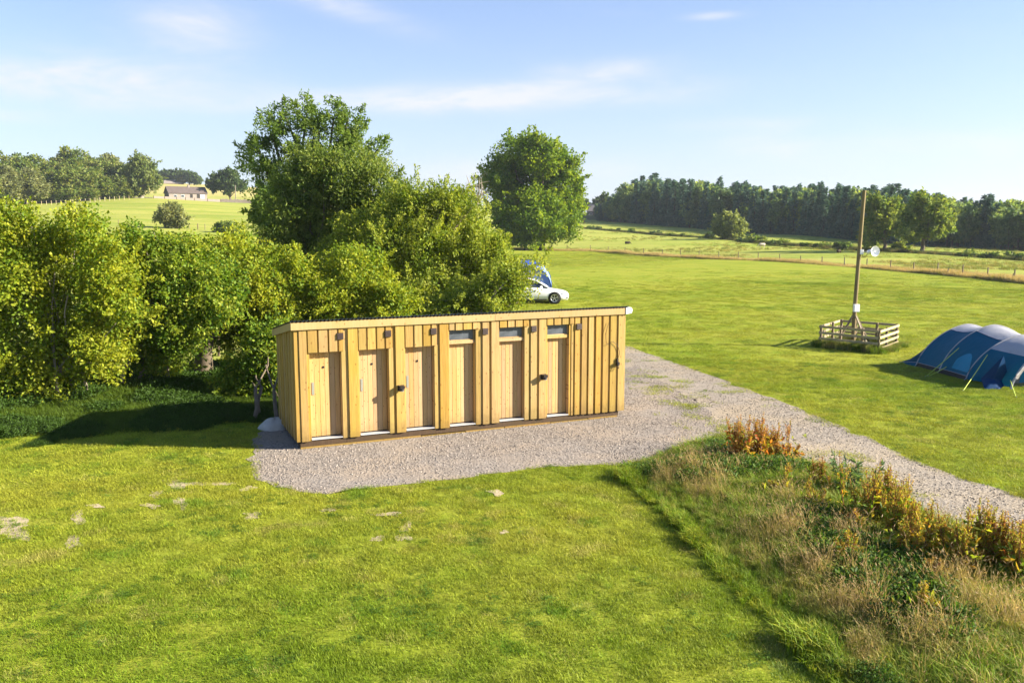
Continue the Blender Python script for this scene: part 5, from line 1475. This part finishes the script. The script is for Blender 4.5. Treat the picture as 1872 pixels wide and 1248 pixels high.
# ---------------- hillside wood on the left
WOD = [(0.0405, 0.0688, 0.0133), (0.0709, 0.1062, 0.0198), (0.1164, 0.1467, 0.0298), (0.1518, 0.1518, 0.0497)]
wod = [broadleaf(440 + k, 10.0, WOD if k != 1 else OLV, .27, .12, 18, 260, .062) for k in range(5)]
tp_px = [-80, 0, 40, 90, 115, 150, 180, 215, 245, 270]; tp_y = [296, 291, 289, 296, 287, 276, 290, 294, 303, 316]
i = 0
for row in range(3):
    for x in np.linspace(-60, 246, 17):
        xx = x + r2.uniform(-7, 7)
        if xx > 250: continue
        D = 312 + (xx / 240) * 35 + row * 14 + r2.uniform(-2, 4)
        p = on_ground(xx, D); p[2] -= .3
        hh = CAM_H + (HY - float(np.interp(xx, tp_px, tp_y))) * D / F - p[2]
        s_ = hh * (r2.uniform(.52, .8), r2.uniform(.72, .95), r2.uniform(.9, 1.05))[row] / 10
        put_tree('woodland_tree', 'broadleaf tree in the mixed wood on the left hillside', 'tree', 'trees of the left hillside wood', wod[r2.randrange(5)], p, s_, r2.uniform(0, 6.28), r2.uniform(.95, 1.25) * (1.25 if row == 0 else 1))

# ---------------- rough ground in the right foreground
ros = []
def seedgrass(seed, n, h0, h1):
    """dry grass stalks with nodding seed heads"""
    r_ = np.random.default_rng(seed); V, T, Cc = [], [], []
    def tri(a, b, c, col):
        k = len(V); V.extend([a, b, c]); T.append((k, k + 1, k + 2)); Cc.extend([col] * 3)
    for i in range(n):
        a = r_.uniform(0, 6.28); rr = .13 * math.sqrt(r_.uniform()); b = np.array([rr * math.cos(a), rr * math.sin(a), 0])
        h = r_.uniform(h0, h1); la = r_.uniform(0, 6.28); ld = np.array([math.cos(la), math.sin(la), 0]); ln = h * r_.uniform(.08, .38)
        sd = np.array([-math.sin(la), math.cos(la), 0]) * .0035
        m1 = b + ld * ln * .35 + np.array([0, 0, h * .65]); tp = b + ld * ln + np.array([0, 0, h])
        st = (.95, .88, .55)
        tri(b - sd, b + sd, m1, st); tri(m1 - sd, m1 + sd, tp, st)
        dv = unit((tp - m1 + ld * .05)[None])[0]
        hl = r_.uniform(.04, .075)
        for q in range(3):
            w_ = unit(r_.normal(size=(1, 3)))[0] * .0055
            e = tp + dv * hl + ld * .02
            md = (tp + e) / 2
            br = r_.uniform(.8, 1.2)
            tri(tp, md + w_, e, (1.1 * br, 1.0 * br, .88 * br)); tri(tp, e, md - w_, (1.0 * br, .9 * br, .8 * br))
    return tri_mesh('seed_grass', np.array(V), np.array(T), M['blade'], tint=np.array(Cc))
def broad_weed(seed, n, h, L, W_):
    r_ = np.random.default_rng(seed)
    C = np.stack([r_.normal(size=n) * .14, r_.normal(size=n) * .14, h * r_.uniform(.08, 1, n)], -1)
    d = unit(np.stack([C[:, 0], C[:, 1], np.full(n, .05)], -1))
    v, T, c = leaf_arrays(C, d, 3, .06, L, W_, [(.8, .8, .8), (1.1, 1.1, 1.0)], r_, up=.9, out=.8)
    return tri_mesh('weed', v, T, M['blade'], tint=c)
tall = [tuft_mesh('tall_grass', 42, .15, .22, .48, .010, .75, 500 + k, 2) for k in range(3)]
edge = [tuft_mesh('edge_grass', 46, .14, .12, .30, .010, .8, 510 + k, 2) for k in range(2)]
seed_ = [seedgrass(520 + k, 16, .38, .72) for k in range(3)]
weed = [broad_weed(530 + k, 46, .36, .075, .034) for k in range(2)]
r_ = np.random.default_rng(61)
n = 21000
x = r_.uniform(1.8, 13, n); y = r_.uniform(7.5, 20.5, n)
ok = in_poly(x, y, ROUGH); x, y = x[ok], y[ok]; n = len(x)
# distance from the mown edge on the left
ea, eb = ROUGH[0], ROUGH[4]
ed = (eb - ea) / np.linalg.norm(eb - ea); en = np.array([-ed[1], ed[0]])
if en[0] < 0: en = -en
de = (x - ea[0]) * en[0] + (y - ea[1]) * en[1]
dry_ = np.zeros(n)
for cx_, cy_, cr_ in [(1230, 880, .75), (1300, 905, .7), (1270, 850, .55), (1420, 990, .55), (1390, 1030, .45), (1480, 1065, .6), (1545, 1130, .55), (1610, 1200, .6), (1700, 1200, .6), (1500, 850, .6), (1840, 1150, .7), (1440, 935, .35), (1560, 1010, .35), (1750, 1100, .4)]:
    g0 = gp(cx_, cy_); dry_ = np.maximum(dry_, np.exp(-((x - g0[0]) ** 2 + (y - g0[1]) ** 2) / cr_ ** 2))
dry_ *= .15 + .75 * vnoise(x, y, .5, 26)
n1, n2, n3 = vnoise(x, y, .9, 21), vnoise(x, y, 1.7, 22), vnoise(x, y, .45, 23)
u = r_.uniform(size=n)
I = np.zeros(n, int); tint = np.zeros((n, 3)); keep = np.ones(n, bool)
for k in range(n):
    if de[k] < .20 + .45 * n3[k]:
        I[k] = 3 + r_.integers(0, 2); tint[k] = (.16, .25, .014) if u[k] < .6 else (.28, .31, .03); 
    elif dry_[k] > .30 and u[k] < .25 + .7 * dry_[k]:
        I[k] = 5 + r_.integers(0, 3); tint[k] = np.array((.47, .385, .27)) * (1 - u[k] * .5) + np.array((.47, .42, .20)) * u[k] * .5
        if u[k] < .30: I[k] = r_.integers(0, 3); tint[k] = (.28, .28, .08)
    elif n2[k] > .52 and u[k] < .75:
        I[k] = 8 + r_.integers(0, 2); tint[k] = (.07, .14, .02) if u[k] < .5 else (.11, .18, .028)
        if u[k] > .58: I[k] = r_.integers(0, 3); tint[k] = (.15, .23, .03)
    else:
        I[k] = r_.integers(0, 3); tint[k] = (.15, .24, .02) if u[k] < .6 else (.27, .29, .06)
        if u[k] > .95: I[k] = 5 + r_.integers(0, 3); tint[k] = (.44, .36, .24)
s_ = r_.uniform(.75, 1.2, n) * np.where(de < .42, .75 + .7 * n3, .62 + .55 * n2) * np.where(de < .42, .35 + .6 * n1, np.clip(.25 + .45 * de, .34, 1))
hs = s_ * np.where(y > 17.5, .6, 1.0)
tint *= r_.uniform(.8, 1.2, (n, 1))
scatter('rough_grass', np.stack([x, y, np.zeros(n)], -1), np.stack([r_.normal(size=n) * .12, r_.normal(size=n) * .12, r_.uniform(0, 6.28, n)], -1), np.stack([s_, s_, hs], -1), I, tall + edge + seed_ + weed, tint, 'unmown rough grass with dry seed heads in the right foreground')
# docks, each plant its own
RUST = np.array([(0.15, 0.17, 0.02), (0.23, 0.16, 0.026), (0.25, 0.115, 0.030), (0.14, 0.055, 0.024)])
M['stem'] = simple('dock_stem', (0.24, 0.11, 0.05), 0.8, 0.1, var=0.3, scale=20)
def dock(label, px, py, h, wpx, seed, green=.4, stems=11, group='dock plants in the rough grass'):
    rng = np.random.default_rng(seed)
    b = gp(px, py); D = b[1]; half = wpx / 2 * D / F
    t = thing('dock_plant', label, 'plant', b, 0, group)
    m_ = MB(); C, dd, lowC = [], [], []
    for s in range(stems):
        bx = np.array([rng.uniform(-.75, .75) * half, rng.normal() * half * .4, 0]); hh = h * rng.uniform(.45, 1.22)
        tp = bx * 1.5 + np.array([rng.normal() * .05, rng.normal() * .05, hh]); md = (bx + tp) / 2 + rng.normal(size=3) * .02
        m_.tube([bx, md, tp], [.011, .008, .004], 5, False)
        for q in range(5):
            a = rng.uniform(0, 6.28); z0 = rng.uniform(.42, .8); s0 = bx + (tp - bx) * z0; ln = hh * (1 - z0) * rng.uniform(.35, .7) + .04
            e = s0 + np.array([math.cos(a) * ln * .35, math.sin(a) * ln * .35, ln * .95]); m_.tube([s0, e], [.006, .003], 4, False)
            for w in np.linspace(.05, 1, 7): C.append(s0 + (e - s0) * w); dd.append((math.cos(a), math.sin(a), .3))
        for w in np.linspace(.45, 1, 14): C.append(bx + (tp - bx) * w); dd.append((0, 0, 1))
        for w in range(12):
            lowC.append(bx + (tp - bx) * rng.uniform(.05, .66) + rng.normal(size=3) * np.array([.08, .08, .02])); 
    C, dd = np.array(C), np.array(dd, float)
    pal = RUST if green < .5 else np.array([(.13, .17, .018), (.19, .19, .024), (.22, .15, .028), (.20, .085, .026)])
    v, T, c = leaf_arrays(C, dd, 5, .024, .034, .020, pal, rng, clump_var=.55)
    link(bpy.data.objects.new('seed_heads', tri_mesh('seed_heads', v, T, M['leaf'], tint=c)), t)
    lowC = np.array(lowC); lowC[:, 2] = np.abs(lowC[:, 2]) + .03
    v, T, c = leaf_arrays(lowC, unit(lowC * np.array([1, 1, .2])), 3, .05, .13, .055, [(.06, .115, .012), (.12, .165, .015), (.22, .21, .02), (.28, .15, .02)] if green > .3 else [(.10, .12, .015), (.24, .16, .02), (.26, .07, .02)], rng)
    link(bpy.data.objects.new('leaves', tri_mesh('leaves', v, T, M['leaf'], tint=c)), t)
    m_.build('stem', M['stem'], t); tag(t.children[-1] if False else t, None)
    return t
dock('rusty dock clump nearest the gravel pad, dark brown and dense', 1362, 850, .98, 72, 701, .2, 16)
dock('open reddish dock just right of the dense clump by the gravel pad', 1420, 846, .92, 70, 702, .2, 12)
dock('lone thin pale orange dock standing left of the thistle', 1500, 905, .62, 22, 703, .35, 4)
dock('golden brown dock immediately right of the thistle', 1590, 965, 1.02, 80, 704, .6, 14)
dock('tall golden dock in the middle of the row beside the track', 1640, 975, 1.0, 70, 705, .6, 12)
dock('low yellow green dock in front of the tall golden one', 1672, 1040, .88, 66, 706, .8, 12)
dock('short green dock between the two tallest groups beside the track', 1712, 1030, .80, 44, 707, .8, 8)
dock('dense orange and green dock near the right edge beside the track', 1778, 1062, 1.0, 80, 708, .6, 15)
dock('red leaved dock right of the dense orange one', 1838, 1060, .85, 60, 709, .3, 11)
dock('green dock cut off by the right edge of the view', 1885, 1085, .78, 50, 710, .8, 9)
dock('small rusty dock low in the grass left of the golden row', 1560, 985, .45, 46, 711, .2, 6)
dock('small dry brown dock at the foot of the low yellow green one', 1705, 1085, .42, 34, 712, .2, 5)
for (x_, y_, h_, w_, sd_, g_, lb_) in [(1655, 1005, 1.0, 60, 714, .6, 'golden dock tucked behind the low yellow green one'),
        (1808, 1052, .95, 56, 716, .6, 'golden dock between the dense orange one and the red leaved one'), (1858, 1078, .9, 56, 717, .6, 'orange brown dock just inside the right edge of the view')]:
    dock(lb_, x_, y_, h_, w_, sd_, g_, 12)
for (x_, y_, h_, sd_, lb_) in [(1425, 915, .55, 730, 'small rusty dock among the pale grass below the open reddish one'), (1490, 945, .55, 731, 'small rusty dock standing alone below the lone thin pale orange one'), (1545, 1050, .6, 732, 'small rusty dock in the dark weeds left of the golden row'),
        (1680, 1150, .6, 734, 'lowest rusty dock in the pale grass near the bottom of the view')]:
    dock(lb_, x_, y_, h_, 36, sd_, .5, 6)
# thistle
rng = np.random.default_rng(720)
b = gp(1556, 915); t = thing('thistle', 'upright dark green thistle standing between the thin dock and the golden row', 'plant', b)
m_ = MB(); C, dd = [], []
for s in range(7):
    bx = np.array([rng.normal() * .07, rng.normal() * .07, 0]); tp = bx * 2.6 + np.array([rng.normal() * .04, 0, rng.uniform(.6, .85)])
    m_.tube([bx, tp], [.010, .005], 5)
    for w in np.linspace(.12, 1, 12):
        a = rng.uniform(0, 6.28); C.append(bx + (tp - bx) * w); dd.append((math.cos(a), math.sin(a), .35))
m_.build('stem', M['bark'], t)
v, T, c = leaf_arrays(np.array(C), np.array(dd), 5, .03, .15, .035, [(.04, .08, .03), (.07, .115, .045)], rng, out=1.4)
link(bpy.data.objects.new('leaves', tri_mesh('leaves', v, T, M['leaf'], tint=c)), t)
# ---------------- undergrowth at the hedge foot, pale strip along the fence, grass round the pen
def grow(name, x, y, I, tint, sc, hs, srcs, label, seed):
    r_ = np.random.default_rng(seed); n = len(x)
    scatter(name, np.stack([x, y, height(x, y)], -1), np.stack([r_.normal(size=n) * .1, r_.normal(size=n) * .1, r_.uniform(0, 6.28, n)], -1), np.stack([sc, sc, hs], -1), I, srcs, tint * r_.uniform(.8, 1.2, (n, 1)), label)
r_ = np.random.default_rng(62)
n = 9000
UND = [gp(*p)[:2] for p in [(-120, 845), (0, 826), (70, 818), (140, 802), (250, 792), (400, 786), (468, 784), (512, 752)]] + [np.array([-5.8, 23.2]), np.array([-4.5, 25.5]), np.array([-7.5, 31.0]), np.array([-15.5, 26.0]), np.array([-19, 22.5])]
n = 26000
x = r_.uniform(-19, -4, n); y = r_.uniform(17.5, 31, n)
wob = .45 * (vnoise(x, y, .8, 35) - .5)
ok = in_poly(x + wob, y + wob, UND) & ~in_poly(x, y, PADr)
fd_ = np.zeros(n); U_ = np.array(UND[:8])
for i in range(7):
    a_, b_ = U_[i], U_[i + 1]; t_ = np.clip(((x - a_[0]) * (b_ - a_)[0] + (y - a_[1]) * (b_ - a_)[1]) / ((b_ - a_) ** 2).sum(), 0, 1)
    d_ = np.hypot(x - a_[0] - t_ * (b_ - a_)[0], y - a_[1] - t_ * (b_ - a_)[1]); fd_ = d_ if i == 0 else np.minimum(fd_, d_)
ok &= ~((fd_ < 1.3) & (vnoise(x, y, 1.2, 36) > .68))
sx_, sy_ = x + 4.86, y - 19.43
cu, su = math.cos(R(24.02)), math.sin(R(24.02))
lu, lv = sx_ * cu + sy_ * su, -sx_ * su + sy_ * cu
ok &= ~((lu > -.15) & (lu < 8.8) & (lv > -.2) & (lv < 2.9))
x, y, fd_ = x[ok], y[ok], fd_[ok]; n = len(x); u = r_.uniform(size=n); nn = vnoise(x, y, 1.0, 32)
I = np.where(nn > .5, 3 + r_.integers(0, 2, n), r_.integers(0, 3, n))
tint = np.where((nn > .5)[:, None], np.array((.050, .10, .014)), np.array((.085, .14, .016)))  # greens darkened: the shade at the hedge foot is put into the tint
sc = r_.uniform(.7, 1.25, n) * np.clip(.30 + .20 * fd_, .30, 1.15)
grow('undergrowth', x, y, I, tint, sc, sc, tall + weed, 'nettles and long grass along the foot of the hawthorn hedge', 63)
n = 9000
a = np.radians(r_.uniform(-36, 34, n)); d = np.sqrt(r_.uniform(8.5 ** 2, 33 ** 2, n)); x, y = d * np.sin(a), d * np.cos(a)
ok = ~in_poly(x, y, PADr) & ~in_poly(x, y, TRKr) & ~in_poly(x, y, ROUGH) & (vnoise(x, y, 1.4, 71) * .6 + vnoise(x, y, .4, 72) * .4 > .56) & (y < np.where(x < 0, np.interp(CX + F * x / y, [-600, 0, 365, 905], [19, 24.5, 29, 34]), 60))
ok &= ~((lambda lu, lv: (lu > -.2) & (lu < 8.8) & (lv > -.2) & (lv < 2.8))((x + 4.86) * cu + (y - 19.43) * su, -(x + 4.86) * su + (y - 19.43) * cu))
x, y = x[ok], y[ok]; n = len(x); u = r_.uniform(size=n)
I = np.where(u < .55, 3 + r_.integers(0, 2, n), r_.integers(0, 3, n))
sc = r_.uniform(.22, .5, n)
grow('lawn_weeds', x, y, I, np.where((u < .55)[:, None], np.array((.10, .19, .02)), np.array((.17, .25, .02))), sc, sc * np.where(u < .55, .22, .30), tall + weed, 'clover and coarser tufts growing in the mown lawn', 68)
dry = [tuft_mesh('dry_grass', 40, .30, .18, .55, .03, .6, 540 + k, 1, (1.1, 1.0, .95), (.9, .95, .8)) for k in range(3)]
n = 9000
pxs = r_.uniform(905, 2000, n); D = fence_D(pxs) + np.abs(r_.normal(size=n)) * 1.6 * 1.3 - 2.2
P = np.array([[(a - CX) / F * d, d] for a, d in zip(pxs, D)])
x, y = P[:, 0], P[:, 1]; u = r_.uniform(size=n)
tint = np.where((u < .75)[:, None], np.array((.42, .335, .17)), np.array((.26, .26, .06)))
sc = r_.uniform(.7, 1.3, n) * 1.1
grow('dry_grass_strip', x, y, r_.integers(0, 3, n), tint, sc, sc * np.clip(.45 + .7 * vnoise(x, y, 5, 41), .3, 1.2), dry, 'pale dry grass strip along the pasture fence', 64)
n = 1400
a = r_.uniform(0, 1, n); side = r_.integers(0, 4, n)
PA = np.array(PEN); x = PA[side, 0] * (1 - a) + PA[(side + 1) % 4, 0] * a + r_.normal(size=n) * .16; y = PA[side, 1] * (1 - a) + PA[(side + 1) % 4, 1] * a + r_.normal(size=n) * .16
u = r_.uniform(size=n); tint = np.where((u < .6)[:, None], np.array((.12, .19, .02)), np.array((.34, .32, .12)))
sc = r_.uniform(.6, 1.1, n); grow('pen_grass', x, y, r_.integers(0, 3, n), tint, sc, sc * np.where(side == 0, 1.0, .55), tall, 'long grass round the timber pen', 65)
# rough growth on the bank across the pasture
n = 6000
pxs = r_.uniform(1000, 2000, n); D = np.interp(pxs, hl_px, hl_D) + r_.normal(size=n) * .8
x, y = (pxs - CX) / F * D, D
sc = r_.uniform(1.0, 2.0, n); grow('bank_grass', x, y, r_.integers(0, 3, n), np.where((r_.uniform(size=n) < .8)[:, None], np.array((.05, .07, .02)), np.array((.20, .17, .06))), sc, sc * .8, dry, 'dark rough grass on the bank across the pasture', 66)
# tussocks in the far pastures
n = 5000
pxs = r_.uniform(930, 1990, n); lo = fence_D(pxs) + 3; hi = np.interp(pxs, fo_px, fo_D)
D = 1 / (1 / lo + (1 / hi - 1 / lo) * r_.uniform(0, 1, n)); x, y = (pxs - CX) / F * D, D
ok = vnoise(x, y, 9, 51) > .45; x, y = x[ok], y[ok]; n = len(x)
sc = r_.uniform(.8, 2.0, n); grow('pasture_tussocks', x, y, r_.integers(0, 3, n), np.where((r_.uniform(size=n) < .6)[:, None], np.array((.16, .19, .035)), np.array((.28, .25, .075))), sc, sc * .5, dry, 'grass tussocks scattered over the far pasture', 67)

# ------------------------------------------------------------------ thin air over the whole place
m = bpy.data.materials.new('thin_haze'); m.use_nodes = True
m.node_tree.nodes.remove(m.node_tree.nodes['Principled BSDF'])
hv = m.node_tree.nodes.new('ShaderNodeVolumePrincipled')
hv.inputs['Color'].default_value = (0.80, 0.89, 1.0, 1); hv.inputs['Density'].default_value = 0.00013; hv.inputs['Anisotropy'].default_value = 0.2
m.node_tree.links.new(hv.outputs[0], m.node_tree.nodes['Material Output'].inputs['Volume'])
hb_ = MB().box(-3800, 3800, -3800, 3800, -4.2, 62.0).build('haze', m); tag(hb_, kind='stuff')
